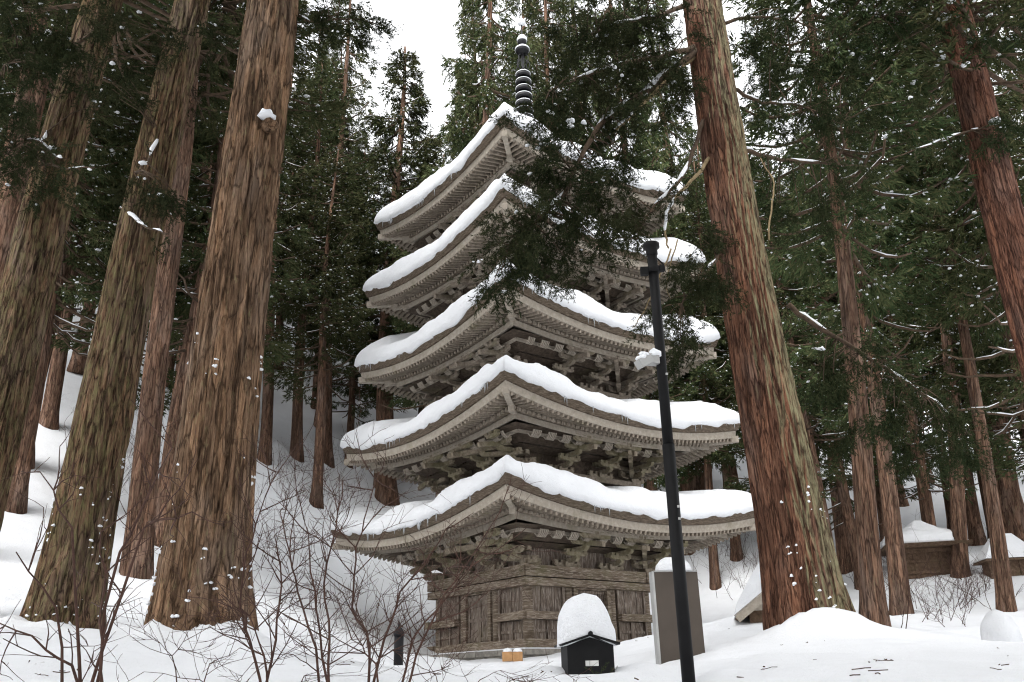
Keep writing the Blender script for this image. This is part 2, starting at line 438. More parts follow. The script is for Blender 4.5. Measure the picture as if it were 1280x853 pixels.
def make_roof(i):
    rf = Roof(i); a, b = rf.a, rf.b
    mb = MB()
    bt = .32
    ms = [a - .01, a - .25] + list(np.linspace(a - .7, rf.inner, 7))
    prof = [(m, (lambda x, m: rf.top(x, m))) for m in reversed(ms)]
    prof += [(a, lambda x, m: rf.und(x, m, .06, 0)), (a - .04, lambda x, m: rf.und(x, m, bt * .5, 0)), (a - .1, lambda x, m: rf.und(x, m, bt, 0)), (a - .5, lambda x, m: rf.und(x, m, bt - .03, 0))]
    sweep(mb, rf, prof, 32, 0, False)
    roof = mb.build('roof', M['roof_bark'], pag)
    # eave boards
    mb = MB()
    sweep(mb, rf, [(a - .17, lambda x, m: rf.und(x, m, bt + .003, 0)), (a - .2, lambda x, m: rf.und(x, m, bt + .26, 0)), (a - .33, lambda x, m: rf.und(x, m, bt + .26, 0)), (a - .34, lambda x, m: rf.und(x, m, bt + .003, 0))], 32)
    mk = a - 1.15
    sweep(mb, rf, [(mk + .07, lambda x, m: rf.und(x, m, .765)), (mk + .06, lambda x, m: rf.und(x, m, .86)), (mk - .06, lambda x, m: rf.und(x, m, .86)), (mk - .07, lambda x, m: rf.und(x, m, .765))], 32)
    mb.build('eave_board', M['wood_board'], roof)
    # soffits
    mb = MB()
    sweep(mb, rf, [(a - .3, lambda x, m: rf.und(x, m, .645)), (mk - .02, lambda x, m: rf.und(x, m, .645)), (mk - .02, lambda x, m: rf.und(x, m, .855)), (b - .1, lambda x, m: rf.und(x, m, .855, .4))], 32, 0, False)
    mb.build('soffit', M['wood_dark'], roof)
    # rafters, two rows on every side
    mb = MB(); sp = .215
    for k in range(4):
        nr = int((a - .35) / sp)
        for j in range(-nr, nr + 1):
            x = j * sp
            for m0, m1, off, sl, w in ((mk - .1, a - .22, .715, .33, .085), (b - .05, mk + .12, .915, .4, .09)):
                st = max(m0, abs(x) + .06)
                if m1 - st < .12: continue
                p, q = sd(k, x, st), sd(k, x, m1)
                mb.beam((*p, rf.und(x, st, off, sl)), (*q, rf.und(x, m1, off, sl)), w, .12)
    mb.build('rafter_lattice', M['wood_up'], roof)
    # hip rafters
    for k in range(4):
        mb = MB()
        def dg(m, z): p = sd(k, m, m); return (p[0], p[1], z)
        mb.beam(dg(b - .3, rf.und(b, b, .98, .4)), dg(mk + .2, rf.und(mk + .2, mk + .2, .98, .4)), .2, .25)
        mb.beam(dg(mk - .25, rf.und(mk, mk, .79)), dg(a - .24, rf.und(a - .24, a - .24, .74)), .19, .22)
        mb.box(dg(a - .2, rf.und(a - .2, a - .2, .73)), (.2, .2, .24), PI / 4)
        mb.build('hip_rafter', M['wood_board'], roof)
    # snow
    n = 110; sv = []; seed = i * 7.3
    prof = [(.3, -.02, 0), (.02, -.09, 0), (-.06, .0, .1), (-.05, .14, .2), (-.02, .27, .35), (.03, .4, .5), (.09, .51, .65), (.17, .61, .8), (.28, .7, .9), (.42, .77, 1), (.6, .815, 1), (.85, .84, 1), (1.3, .85, 1), (2., .83, 1), (2.7, .8, 1)]
    rings = [(a - d, h, w) for d, h, w in prof if a - d > rf.inner + .1] + [(rf.inner, .75, 1)]
    P = len(rings)
    for k in range(4):
        for j in range(n):
            t = -1 + 2 * j / n; t = math.copysign(abs(t) ** .8, t)
            X0, Y0 = sd(k, t * a, a)
            T = (.86, .9, 1.02, 1.08, 1.12)[i] + .17 * nz(X0 * .55 + seed, Y0 * .55) + .1 * nz(X0 * 1.6 + seed, Y0 * 1.6, 4)
            step = .16 * math.tanh(9 * nz(X0 * .42 - seed, Y0 * .42, 8))
            sc = nz(X0 * 1.9 + seed, Y0 * 1.9, 2) * .06 + nz(X0 * 5 + seed, Y0 * 5, 2) * .03 - max(0, nz(X0 * .8 - seed, Y0 * .8, 6) - .15) * .35
            for q, (m, h, w) in enumerate(rings):
                cr = w * w * .42 * abs(t) ** 12
                mm = m - cr if q else m
                wob = .07 * w * (fbm(X0 * 1.3 + seed, Y0 * 1.3, h * 2, 3)) if q > 1 else 0
                mm = min(mm - wob * .6, a + .07)
                x = t * mm; p = sd(k, x, mm)
                base = rf.top(x, min(mm, a))
                hh = h * (T * (1.06 + .42 * abs(t) ** 8) + step * w) if h > 0 else h
                if q in (1, 2): hh += min(.03, sc - .02)
                hh += w * (.05 * fbm(p[0] * 1.7 + seed, p[1] * 1.7, 5, 3) + .05 * abs(fbm(p[0] * 4 + seed, p[1] * 4, 7 + hh * 4, 2)) * (.4 + abs(t) ** 4)) if q > 3 else 0
                sv.append((p[0], p[1], base + hh))
    N = 4 * n
    fs = [(j * P + q, ((j + 1) % N) * P + q, ((j + 1) % N) * P + q + 1, j * P + q + 1) for j in range(N) for q in range(P - 1)]
    mb = MB(); mb.add(sv, fs, 0, True)
    if i == 4:
        vs = [sv[j * P + P - 1] for j in range(N)]; mb.add(vs, [tuple(range(N))])
    mb.build('snow_cap', M['rsnow'], roof)
    # icicles along the snow lip
    mb = MB(); rr = random.Random(i + 40)
    for c in range(20):
        k = rr.randrange(4); x0 = rr.uniform(-.92, .92) * a
        for _ in range(rr.randint(2, 6)):
            x = x0 + rr.gauss(0, .22)
            if abs(x) > a * .96: continue
            p = sd(k, x, a - .0); z = rf.top(x, a); L = rr.uniform(.1, .42)
            mb.tube([(p[0], p[1], z + .04), (p[0], p[1], z - L * .5), (p[0], p[1], z - L)], [.022, .014, .003], 5)
    mb.build('icicle_fringe', M['ice'], roof)
    return rf, roof

def bracket_mesh(H, corner):
    """three-step bracket set; +Y outward, z from 0 to H, last step reaches 1.3"""
    mb = MB(); h = H / 3
    mb.box((0, 0, h * .32), (.38, .38, h * .64), 0, 0, .72)
    dirs = [(0, 1)] if not corner else [(0, 1), (1, 0), (.7071, .7071)]
    for dx, dy in dirs:
        L0 = 1.414 if dx * dy else 1
        for k in range(1, 4):
            r = REACH / 3 * k * L0; z = h * (k - .28)
            if k < 3: mb.arm((-dx * .2, -dy * .2, z), (dx * (r + .12), dy * (r + .12), z), .16, h * .5)
            mb.box((dx * r, dy * r, h * k - .01), (.2, .2, h * .36), math.atan2(dy, dx), 0, .75)
        # tail rafter slanting down and out
        mb.beam((dx * .1, dy * .1, h * 2.9), (dx * 2.0 * L0, dy * 2.0 * L0, h * 1.75), .15, .17)
    for k in range(0, 4):
        r = REACH / 3 * k; z = h * (k + .28) if k < 3 else h * 2.72
        w = .62 if k % 2 == 0 else .5
        if k == 3: w = .66
        for s in (-1, 1):
            if corner and s > 0: continue
            mb.arm((0, r, z), (s * w, r, z), .13, h * .42)
            for q in (.45, 1):
                mb.box((s * (w - .11) * q, r, z + h * .36), (.17, .18, h * .28), 0, 0, .78)
            if corner: 
                mb.arm((r, 0, z), (r, -w, z), .13, h * .42)
                for q in (.45, 1): mb.box((r, -(w - .11) * q, z + h * .36), (.18, .17, h * .28), 0, 0, .78)
        if not corner: mb.box((0, r, z + h * .36), (.17, .18, h * .28), 0, 0, .78)
    return mb

def make_storey(i, rf):
    b = B[i]; D = ZC[i] - 2.3
    zb = 0 if i == 0 else Roof(i - 1).top(0, b) - .15
    mb = MB(); mb.box((0, 0, (zb + D + .9) / 2), (2 * b - .3, 2 * b - .3, D + .9 - zb))
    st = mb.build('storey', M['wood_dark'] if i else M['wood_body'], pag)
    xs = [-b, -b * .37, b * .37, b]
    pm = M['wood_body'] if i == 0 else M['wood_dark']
    # pillars
    pil = MB(); pil.lathe([(.19, 0), (.19, D - zb - .3)], 14)
    pme = pil.mesh('pillar', M['wood_beam'] if i == 0 else pm)
    for k in range(4):
        for x in xs[:-1]:
            p = sd(k, x, b); o = link('pillar', pme, st); o.location = (p[0] * (b - .1) / b, p[1] * (b - .1) / b, zb)
    # beams and rails
    def ring(name, z0, z1, out, ext, mat):
        mb = MB()
        for k in range(4):
            e = .003 * (k % 2)
            p, q = sd(k, -b - ext, b), sd(k, b + ext, b)
            c = ((p[0] + q[0]) / 2, (p[1] + q[1]) / 2, (z0 + z1) / 2 + e)
            L = 2 * (b + ext)
            s = (.3 + out - .1, L, z1 - z0) if k % 2 == 0 else (L, .3 + out - .1, z1 - z0)
            mb.box(c, s)
        return mb.build(name, mat, st)
    if i == 0:
        ring('sill_beam', -.02, .27, .42, .36, M['wood_beam'])
        ring('head_beam', D - .38, D, .3, .3, M['wood_beam'])
        ring('lintel_beam', D - .68, D - .42, .36, .26, M['wood_beam'])
        for k in range(4):
            rz = (0, PI / 2, PI, -PI / 2)[k]
            for j in range(3):
                x0, x1 = xs[j] + .19, xs[j + 1] - .19
                def bx(mb, xa, xb, z0, z1, m, t, mat=0):
                    p = sd(k, (xa + xb) / 2, m); mb.box((p[0], p[1], (z0 + z1) / 2), (t, xb - xa, z1 - z0), rz, mat)
                if j == 1:
                    fr = MB()
                    bx(fr, x0, x0 + .17, .27, 2.16, b + .02, .2); bx(fr, x1 - .17, x1, .27, 2.16, b + .02, .2)
                    bx(fr, x0 + .17, x1 - .17, 1.93, 2.16, b + .01, .2)
                    fo = fr.build('door_frame', M['wood_beam'], st)
                    for s in (0, 1):
                        dm = MB(); xa = x0 + .18 if s == 0 else (x0 + x1) / 2 + .006; xb = (x0 + x1) / 2 - .006 if s == 0 else x1 - .18
                        if k == 0:     # lattice upper half on the sunlit face
                            bx(dm, xa, xb, .3, 1.1, b - .06, .07)
                            bx(dm, xa, xb, 1.82, 1.92, b - .06, .07); bx(dm, xa, xb, 1.1, 1.2, b - .055, .08)
                            nb = 7
                            for q in range(nb + 1):
                                xx = xa + (xb - xa) * q / nb; bx(dm, max(xa, xx - .02), min(xb, xx + .02), 1.2, 1.82, b - .06, .05)
                        else:
                            bx(dm, xa, xb, .3, 1.92, b - .06, .06)
                            bx(dm, xa, xa + .12, .3, 1.92, b - .02, .05); bx(dm, xb - .12, xb, .3, 1.92, b - .02, .05)
                            for z in (.4, 1.05, 1.8): bx(dm, xa + .12, xb - .12, z - .06, z + .06, b - .02, .05)
                        dm.build('door', M['wood_body'], st)
                else:
                    pn = MB(); w = (x1 - x0)
                    for q in range(4):
                        bx(pn, x0 + .1 + (w - .2) * q / 4 + .006, x0 + .1 + (w - .2) * (q + 1) / 4 - .006, 1.15, 2.16, b - .06 + .012 * (q % 2), .06)
                    bx(pn, x0, x0 + .1, .27, 2.16, b - .01, .14); bx(pn, x1 - .1, x1, .27, 2.16, b - .01, .14)
                    bx(pn, x0 + .1, x1 - .1, .27, .88, b - .07, .05)
                    bx(pn, (x0 + x1) / 2 - .09, (x0 + x1) / 2 + .09, .27, .88, b - .02, .1)
                    bx(pn, x0 + .1, (x0 + x1) / 2 - .09, .5, .6, b - .03, .07); bx(pn, (x0 + x1) / 2 + .09, x1 - .1, .5, .6, b - .03, .07)
                    pn.build('wall_panel', M['wood_body'], st)
                    rl = MB(); e0, e1 = (x0 - .6, x1 + .02) if j == 0 else (x0 - .02, x1 + .6)
                    bx(rl, e0, e1, .9 + .003 * (k % 2), 1.15 + .003 * (k % 2), b + .13, .26)
                    rl.build('waist_rail', M['wood_beam'], st)
    else:
        ring('head_beam', D - .2, D, .26, .24, M['wood_up'])
        ring('lintel_beam', D - .5, D - .3, .16, .1, M['wood_dark'])
        mb = MB()
        for k in range(4):
            for q in range(-7, 8):
                if abs(q) == 3: continue
                p = sd(k, q * b / 8, b - .11); mb.box((p[0], p[1], (zb + D - .5) / 2), (.09, .09, D - .5 - zb))
        mb.build('wall_panel', M['wood_dark'], st)
    # bracket sets on every pillar
    pz = rf.und(0, b + REACH, 0.97, .4)       # purlin top
    H = pz - .22 - D
    bm = WU = M['wood_low'] if i < 2 else M['wood_up']
    bm = bracket_mesh(H, False).mesh('bracket_set', WU); cm = bracket_mesh(H, True).mesh('corner_bracket_set', WU)
    for k in range(4):
        rz = (-PI / 2, 0, PI / 2, PI)[k]
        for x in (-b * .37, b * .37):
            p = sd(k, x, b); o = link('bracket_set', bm, st); o.location = (*p, D); o.rotation_euler[2] = rz
        p = sd(k, b, b); o = link('corner_bracket_set', cm, st); o.location = (*p, D); o.rotation_euler[2] = rz
    # beams carried by the brackets, ribs and the eave purlin
    mb = MB()
    sweep(mb, rf, [(b + REACH + .085, lambda x, m: rf.und(x, m, .985, .4)), (b + REACH + .085, lambda x, m: rf.und(x, m, 1.2, .4)), (b + REACH - .085, lambda x, m: rf.und(x, m, 1.2, .4)), (b + REACH - .085, lambda x, m: rf.und(x, m, .985, .4))], 16)
    for r, z, w, hh in ((REACH * .667, D + H * 1.0, .1, .1), (0, D + H * .95, .12, .14)):
        for k in range(4):
            e = (k % 2) * .003; L = b + r
            c = sd(k, 0, b + r)
            mb.box((*c, z + e), (w, 2 * L, hh) if k % 2 == 0 else (2 * L, w, hh))
    mb.build('purlin_frame', M['wood_board'], st)
    for k in range(4):   # groups of curved ribs between the bracket sets
        nr = int((b + .8) / .075); mb = None
        for j in range(-nr, nr + 2):
            if (j + 400) % 9 < 4 or j == nr + 1:
                if mb: mb.build('curved_rib_panel', M['wood_board'], st); mb = None
                continue
            mb = mb or MB()
            x = j * .075; pts = []
            for r, z in ((REACH - .4, D + H * .9), (REACH - .28, D + H * .78), (REACH - .16, D + H * .86), (REACH - .08, D + H * 1.0)):
                p = sd(k, x, b + r); pts.append((*p, z))
            for p, q in zip(pts, pts[1:]): mb.beam(p, q, .045, .05)
    mb = MB()
    for k in range(4):   # boarded ceiling behind the ribs
        for (r0, z0), (r1, z1) in (((0, D + H * .62), (REACH / 3, D + H * .74)), ((REACH / 3, D + H * .78), (REACH * .667, D + H * 1.03)), ((REACH * .667, D + H * 1.05), (REACH - .02, D + H * 1.12))):
            vs = []
            for x, r, z in ((-1, r0, z0), (1, r0, z0), (1, r1, z1), (-1, r1, z1)):
                p = sd(k, x * (b + r), b + r); vs.append((*p, z))
            mb.add(vs, [(0, 1, 2, 3)])
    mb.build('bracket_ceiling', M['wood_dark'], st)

for i in range(5):
    rf, ro = make_roof(i)
    make_storey(i, rf)

# finial
mb = MB(); z0 = Roof(4).top(0, .55)
mb.box((0, 0, z0 + .35), (1.3, 1.3, .9)); mb.box((0, 0, z0 + .85), (1.5, 1.5, .12))
mb.lathe([(.62, z0 + .91), (.6, z0 + 1.1), (.45, z0 + 1.35), (.2, z0 + 1.5)], 20)
mb.lathe([(.2, z0 + 1.5), (.5, z0 + 1.62), (.56, z0 + 1.7), (.12, z0 + 1.74)], 16)
mb.tube([(0, 0, z0 + 1.5), (0, 0, 28.6)], [.1, .06], 10)
fin = mb.build('finial', M['iron'], pag)
zr = 28.75 - PZ + .12
for j in range(9):
    z = zr - j * .43; r = .3 + .014 * j
    mb = MB()
    mb.lathe([(r, z - .1), (r + .05, z - .11), (r + .06, z + .1), (r, z + .11), (r, z - .1)], 24)
    for q in range(8):
        a_ = q * PI / 4; mb.beam((0, 0, z), (r * math.cos(a_), r * math.sin(a_), z), .04, .05)
    ro = mb.build('ring', M['iron'], fin)
    mb = MB(); mb.lathe([(r - .07, z + .1), (r + .07, z + .1), (r + .07, z + .13), (r, z + .165), (r - .07, z + .14)], 24)
    mb.build('ring_snow', M['lsnow'], fin)
for q in range(4):   # flame shaped openwork plates
    a_ = q * PI / 2 + .3; mb = MB(); zf = zr + .15
    pts = [(.08, 0), (.34, .12), (.42, .4), (.3, .65), (.34, .9), (.1, 1.15)]
    mb.tube([(r * math.cos(a_), r * math.sin(a_), zf + z) for r, z in pts], .022, 5)
    mb.tube([(.06 * math.cos(a_), .06 * math.sin(a_), zf + .3), (.3 * math.cos(a_), .3 * math.sin(a_), zf + .55), (.07 * math.cos(a_), .07 * math.sin(a_), zf + .95)], .018, 5)
    mb.build('flame_plate', M['iron'], fin)
mb = MB(); zz = zr + 1.3
mb.lathe([(.06, zz), (.3, zz + .12), (.36, zz + .3), (.25, zz + .42), (.08, zz + .5)], 18)
mb.lathe([(.05, zz + .55), (.2, zz + .68), (.24, zz + .85), (.16, zz + 1.02), (.05, zz + 1.1)], 18)
mb.tube([(0, 0, zz), (0, 0, zz + 2.0)], [.05, .03], 8)
mb.build('jewel', M['iron'], fin)
mb = MB()
mb.lathe([(.37, zz + .28), (.36, zz + .36), (.25, zz + .47), (.05, zz + .56)], 18); mb.build('jewel_snow', M['lsnow'], fin); mb = MB(); mb.lathe([(.25, zz + .83), (.26, zz + .95), (.18, zz + 1.12), (.03, zz + 1.2)], 18)
mb.build('jewel_snow', M['lsnow'], fin); mb = MB()
mb.lathe([(.1, zz + 1.85), (.2, zz + 1.95), (.2, zz + 2.1), (.1, zz + 2.2), (.01, zz + 2.22)], 12)
mb.build('jewel_snow', M['lsnow'], fin)

# stone platform
pf = empty('stone_platform', (PAG[0], PAG[1], PZ), math.radians(-52.9), 'low grey stone platform edge under the pagoda', 'platform')
mb = MB(); mb.box((0, 0, -.38), (7.6, 7.6, .62))
for k in range(4):
    for j in range(6):
        c = sd(k, -3.8 + 7.6 * (j + .5) / 6, 3.72); mb.box((c[0], c[1], -.155), (.34, 7.6 / 6 - .02, .17) if k % 2 == 0 else (7.6 / 6 - .02, .34, .17))
mb.build('stone_edge', M['stone'], pf)
mb = MB(); mb.box((0, 0, -.05), (7.5, 7.5, .05)); mb.build('snow_cover', M['snow'], pf)

# ---------------------------------------------------------------- foliage tools
def unit(v): return v / (np.linalg.norm(v, axis=-1, keepdims=True) + 1e-9)
def blades(P, D, size, K, rng, w=.16, spread=.6, droop=.1, ln=.55):
    n = len(P) * K
    P = np.repeat(P, K, 0); D = np.repeat(D, K, 0); sz = np.repeat(size, K)[:, None]
    rnd = rng.normal(size=(n, 3)); perp = unit(rnd - D * (rnd * D).sum(1, keepdims=True))
    st = P + D * sz * rng.uniform(0, .9, (n, 1))
    d = D * .8 + perp * spread * rng.uniform(.4, 1.2, (n, 1)); d[:, 2] -= droop
    d = unit(d)
    L = sz * ln * rng.uniform(.6, 1.2, (n, 1))
    sdv = unit(np.cross(d, rng.normal(size=(n, 3)))) * L * w
    mid = st + d * L * .45
    V = np.stack([st, mid + sdv, st + d * L, mid - sdv], 1).reshape(-1, 3)
    return V, np.arange(n * 4).reshape(n, 4)

def ico(sub=2):
    import bmesh
    bm = bmesh.new(); bmesh.ops.create_icosphere(bm, subdivisions=sub, radius=1)
    V = np.array([v.co[:] for v in bm.verts]); Fa = np.array([[v.index for v in f.verts] for f in bm.faces]); bm.free()
    return V, Fa
ICOV, ICOF = ico()
ICO1 = ico(1)
def blobs(P, size, rng, flat=.72, stretch=None, ico_=None):
    """lumps of snow"""
    IV, IF = ico_ or (ICOV, ICOF); Vs, Fs = [], []
    for j, (p, s) in enumerate(zip(P, size)):
        o = rng.uniform(0, 50, 3); V = IV.copy()
        V = V * (1 + .42 * np.sin(V @ rng.normal(size=(3, 3)) * 2.0 + o).mean(1, keepdims=True) + .22 * np.sin(V @ rng.normal(size=(3, 3)) * 5 + o).mean(1, keepdims=True))
        V[:, 2] = np.where(V[:, 2] < 0, V[:, 2] * .45, V[:, 2])
        a = rng.uniform(0, 6.28); st = rng.uniform(.8, 1.35) if stretch is None else stretch
        V = V * [st, 1, flat]; c, q = math.cos(a), math.sin(a)
        V = V @ np.array([[c, q, 0], [-q, c, 0], [0, 0, 1]])
        Vs.append(V * s + p); Fs.append(IF + j * len(IV))
    return np.concatenate(Vs), np.concatenate(Fs)

def to_obj(name, V, Fa, mat, parent, smooth=False):
    return link(name, np_mesh(name, V, Fa, [mat], smooth), parent)

# ---------------------------------------------------------------- background cedars: a few grown kinds, then copies
HT = 30.0
def grow(seed, cb, rad, dens=1.0, top=HT):
    rng = np.random.default_rng(seed); rr = random.Random(seed)
    tr = MB()
    hs = [0, .3, .8, 1.6, 3, 5, 7, 9, 11, 13, 15, 17, 19, 21, 23, 25, 27, 29, 30]
    bend = [(rr.gauss(0, .12), rr.gauss(0, .12)) for _ in hs]
    def cx(h):
        return (.25 * math.sin(h * .21 + seed), .25 * math.cos(h * .17 + seed * 2))
    pts, rads = [], []
    for h in hs:
        a = cx(h); b0 = cx(0); pts.append((a[0] - b0[0], a[1] - b0[1], h - .4 if h == 0 else h))
        rads.append(.45 * (1 - .88 * (h / HT) ** 1.1) * (1 + .4 * math.exp(-h / .5)))
    n = 18; tr.tube(pts, rads, n)
    tv = np.array(tr.v)
    for j in range(len(tv)):
        p = tv[j]; k = 1 + .13 * nz(p[0] * 3 + seed, p[1] * 3, p[2] * .25)
        ci = j // n; c = pts[ci]; tv[j, 0] = c[0] + (p[0] - c[0]) * k; tv[j, 1] = c[1] + (p[1] - c[1]) * k
    tr.v = [tuple(p) for p in tv]
    br = MB(); TP, TD, TS = [], [], []; SN = []; SS = []; strips = MB()
    nb = int(105 * dens)
    for j in range(nb):
        f = (j + rr.random()) / nb; h = cb + (HT - .6 - cb) * f ** .9
        dead = f < .16 and rr.random() < .55
        L = rad * (1 - ((h - cb) / (HT - cb)) ** 1.5) * rr.uniform(.55, 1.15) + .5
        if f < .1: L *= .8
        az = rr.uniform(0, 2 * PI); c = cx(h); b0 = cx(0)
        o = Vector((c[0] - b0[0], c[1] - b0[1], h)); dr = Vector((math.cos(az), math.sin(az), 0))
        up = rr.uniform(-.25, .25) - .25 * (1 - f); cv = rr.uniform(.0, .35)
        path = []
        for q in range(6):
            s = q / 5
            path.append(o + dr * L * s + Vector((0, 0, L * (up * s - cv * s * (1 - s) * 1.6 + .12 * s ** 3))) + Vector((rr.gauss(0, .06), rr.gauss(0, .06), rr.gauss(0, .05))) * s * L * .4)
        br.tube(path, [.03 + .012 * L * (1 - q / 5.5) for q in range(6)], 5)
        if rr.random() < (.75 if dead else .38):
            m0 = rr.randint(0, 2); seg = path[m0:m0 + rr.randint(3, 4)]
            strips.tube([p + Vector((0, 0, .05)) for p in seg], [.02] + [.036] * (len(seg) - 2) + [.012], 5)
        if dead: continue
        m = int(L * 13 * dens) + 6
        for _ in range(m):
            s = rr.uniform(.22, 1.05) ** .8; q = min(4, int(s * 5)); p = path[q].lerp(path[q + 1], s * 5 - q)
            lat = rr.gauss(0, .22) * L * (1.15 - s) + rr.gauss(0, .12)
            side = Vector((-dr.y, dr.x, 0))
            pos = p + side * lat + Vector((0, 0, rr.uniform(-.5, .12) - abs(lat) * .2))
            d = dr * rr.uniform(.3, 1) + side * (lat * .8 + rr.gauss(0, .3)) + Vector((0, 0, rr.uniform(-.9, .25)))
            d.normalize(); sz = rr.uniform(.4, .75)
            TP.append(pos); TD.append(d); TS.append(sz)
            if rr.random() < .27: SN.append(pos + d * sz * rr.uniform(.1, .6) + Vector((0, 0, .04))); SS.append(rr.uniform(.02, .085) * rr.uniform(.6, 1.4))
    V, Fa = blades(np.array(TP), np.array(TD), np.array(TS), 17, rng, .085, .6, .15, .5)
    SV, SF = blobs(np.array(SN), np.array(SS), rng, ico_=ICO1)
    n0 = len(SV); 
    return dict(trunk=tr.mesh('trunk', M['bark_far']), branches=br.mesh('branches', M['limb']),
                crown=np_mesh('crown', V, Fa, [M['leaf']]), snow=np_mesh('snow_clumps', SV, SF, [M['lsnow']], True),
                strips=strips.mesh('branch_snow_trim', M['lsnow']))
KINDS = [grow(101, 9, 3.6), grow(102, 6.5, 3.9), grow(103, 11, 3.4), grow(104, 5, 3.6), grow(105, 13, 3.3), grow(106, 8, 4.2, 1.15), grow(107, 3.5, 3.4)]

def cedar(x, y, r, hs, kind, label, group=None, lean=(0, 0), z=None, parts=True):
    t = empty('cedar_tree', (x, y, (g(x, y) if z is None else z)), 0, label, 'tree', group)
    mt = Matrix.Rotation(lean[0], 3, 'Y') @ Matrix.Rotation(-lean[1], 3, 'X') @ Matrix.Rotation(R.uniform(0, 6.28), 3, 'Z')
    t.rotation_euler = mt.to_euler()
    s = r / .45
    k = KINDS[kind % len(KINDS)]
    tr = link('trunk', k['trunk'], t); tr.scale = (s, s, hs)
    w = .5 + .5 * s
    for nme, key in (('branches', 'branches'), ('crown', 'crown'), ('snow_clumps', 'snow'), ('branch_snow_trim', 'strips')):
        c = link(nme, k[key], t); c.scale = (w, w, hs)
    return t

# trunks read off the photograph: foot u, v, width in px, top u1 (axis at v=300), kind, height scale, label
LIST = [
 (60, 531, 25, 100, 1, 1.0, 'cedar high on the slope between the two leftmost mossy trunks'),
 (330, 575, 20, 352, 1, 1.0, 'dark trunked cedar on the slope just beside the thick tan trunk'),
 (371, 570, 19, 388, 0, 1.05, 'straight red brown cedar with its foot on the snow slope, second beyond the tan trunk'),
 (410, 578, 16, 424, 2, .8, 'slim cedar on the slope left of the lowest roof tip, third beyond the tan trunk'),
 (435, 580, 13, 446, 3, .72, 'thin cedar with its foot just above the lowest left roof tip'),
 (474, 612, 18, 478, 0, .72, 'cedar whose bare trunk shows between the two lowest left roof tips'),
 (545, 600, 20, 548, 2, .62, 'cedar trunk behind the left end of the second roof'),
 (895, 735, 16, 872, 0, .95, 'cedar with a broken stub standing behind the brown notice cabinet'),
 (921, 700, 17, 884, 1, 1.0, 'cedar whose red trunk shows right under the right tip of the lowest roof'),
 (858, 690, 22, 838, 2, 1.0, 'pale mossy cedar behind the black lamp pole and the second roof'),
 (880, 660, 15, 866, 3, .95, 'dark red cedar close behind the right tips of the lower roofs'),
 (1058, 715, 22, 1028, 2, 1.0, 'dark cedar just beyond the big red and green trunk'),
 (1093, 784, 20, 1040, 2, .9, 'red brown cedar with sunken foot, nearest beyond the big red and green trunk'),
 (1126, 768, 31, 1080, 0, .95, 'thick dark cedar standing in front of the small shrine'),
 (1200, 721, 25, 1165, 0, .95, 'greenish cedar at the right corner of the small shrine'),
 (1258, 765, 24, 1196, 4, .95, 'tall leaning cedar behind the snow mound stone'),
 (1272, 690, 38, 1212, 4, 1.0, 'broad pale cedar behind the small lean-to roof'),
 (1222, 680, 22, 1180, 2, .95, 'cedar between the small shrine and the lean-to roof'),
 (1030, 700, 16, 1005, 0, 1.0, 'slender cedar half hidden behind the big red and green trunk'),
]
placed = []
for u, v, w, u1, k, hs, lab in LIST:
    p = hit(u, v, 18) or U(u, v, 55)
    q = U(u1, 300, p.y)
    r = w / F * depth(p) / 2 / 1.28
    lean = math.atan2(q.x - p.x, q.z - p.z)
    r = min(max(r, .28), .75)
    cedar(p.x, p.y, r, hs, k, lab, 'cedars of the grove', (lean, 0), p.z - .15)
    placed.append((p.x, p.y))
for u, vt, Y, r, k, lab in [(612, -140, 50, .5, 5, 'cedar behind the finial whose trunk shows left of the bronze rings'), (690, -90, 56, .45, 0, 'olive green cedar right behind the bronze finial'), (770, -120, 54, .45, 5, 'cedar behind the top roof, beyond the hanging bough'),
                       (428, -60, 60, .42, 1, 'cedar with open crown at the edge of the sky gap, left of the top roof'), (500, 58, 56, .66, 5, 'lower cedar topping out in the sky gap just left of the finial'), (655, -60, 66, .45, 5, 'cedar far behind the finial, seen between two nearer crowns'),
                       (590, -20, 72, .42, 3, 'farthest cedar behind the left side of the finial, with a drooping crown'), (725, -150, 68, .45, 1, 'tall cedar behind the hanging bough, right of the finial'), (820, -120, 62, .45, 5, 'cedar crown seen between the hanging bough and the two-coloured trunk')]:
    q = U(u, 100, Y); z = g(q.x, Y)
    cedar(q.x, Y, r, (U(u, vt, Y).z - z) / HT, k, lab, 'cedars of the grove', (0, 0), z); placed.append((q.x, Y))
for k, (u, v, Y, hs) in enumerate([(1050, 560, 44, .8), (1095, 600, 50, .7), (1140, 560, 46, .9), (1180, 600, 52, .8), (1220, 560, 48, .8), (1265, 600, 54, .9), (1010, 600, 56, .9), (1120, 600, 60, .9), (1240, 600, 62, 1.), (1160, 600, 66, 1.), (965, 600, 60, 1.), (910, 600, 62, 1.), (870, 600, 66, 1.), (1290, 560, 44, .8)]):
    q = U(u, v, Y); placed.append((q.x, Y))
    cedar(q.x, Y, R.uniform(.3, .42), hs, (6, 3, 6, 3, 1)[k % 5], 'low branched dark cedar in the wood beyond the small shrine', 'low branched cedars beyond the small shrine')
for k, (u, v, Y, hs) in enumerate([(20, 480, 50, .9), (92, 480, 47, .9), (132, 470, 56, .9), (205, 490, 52, .9), (255, 490, 50, .8), (300, 495, 58, .9), (345, 490, 64, .9), (395, 500, 62, .9), (440, 510, 66, .8), (60, 470, 60, 1.), (170, 480, 64, 1.), (230, 470, 68, 1.)]):
    q = U(u, v, Y); placed.append((q.x, Y))
    cedar(q.x, Y, R.uniform(.3, .42), hs, (6, 3, 1, 3, 6, 1)[k % 6], 'low branched cedar up the slope behind the left trunks', 'low branched cedars up the slope behind the left trunks')
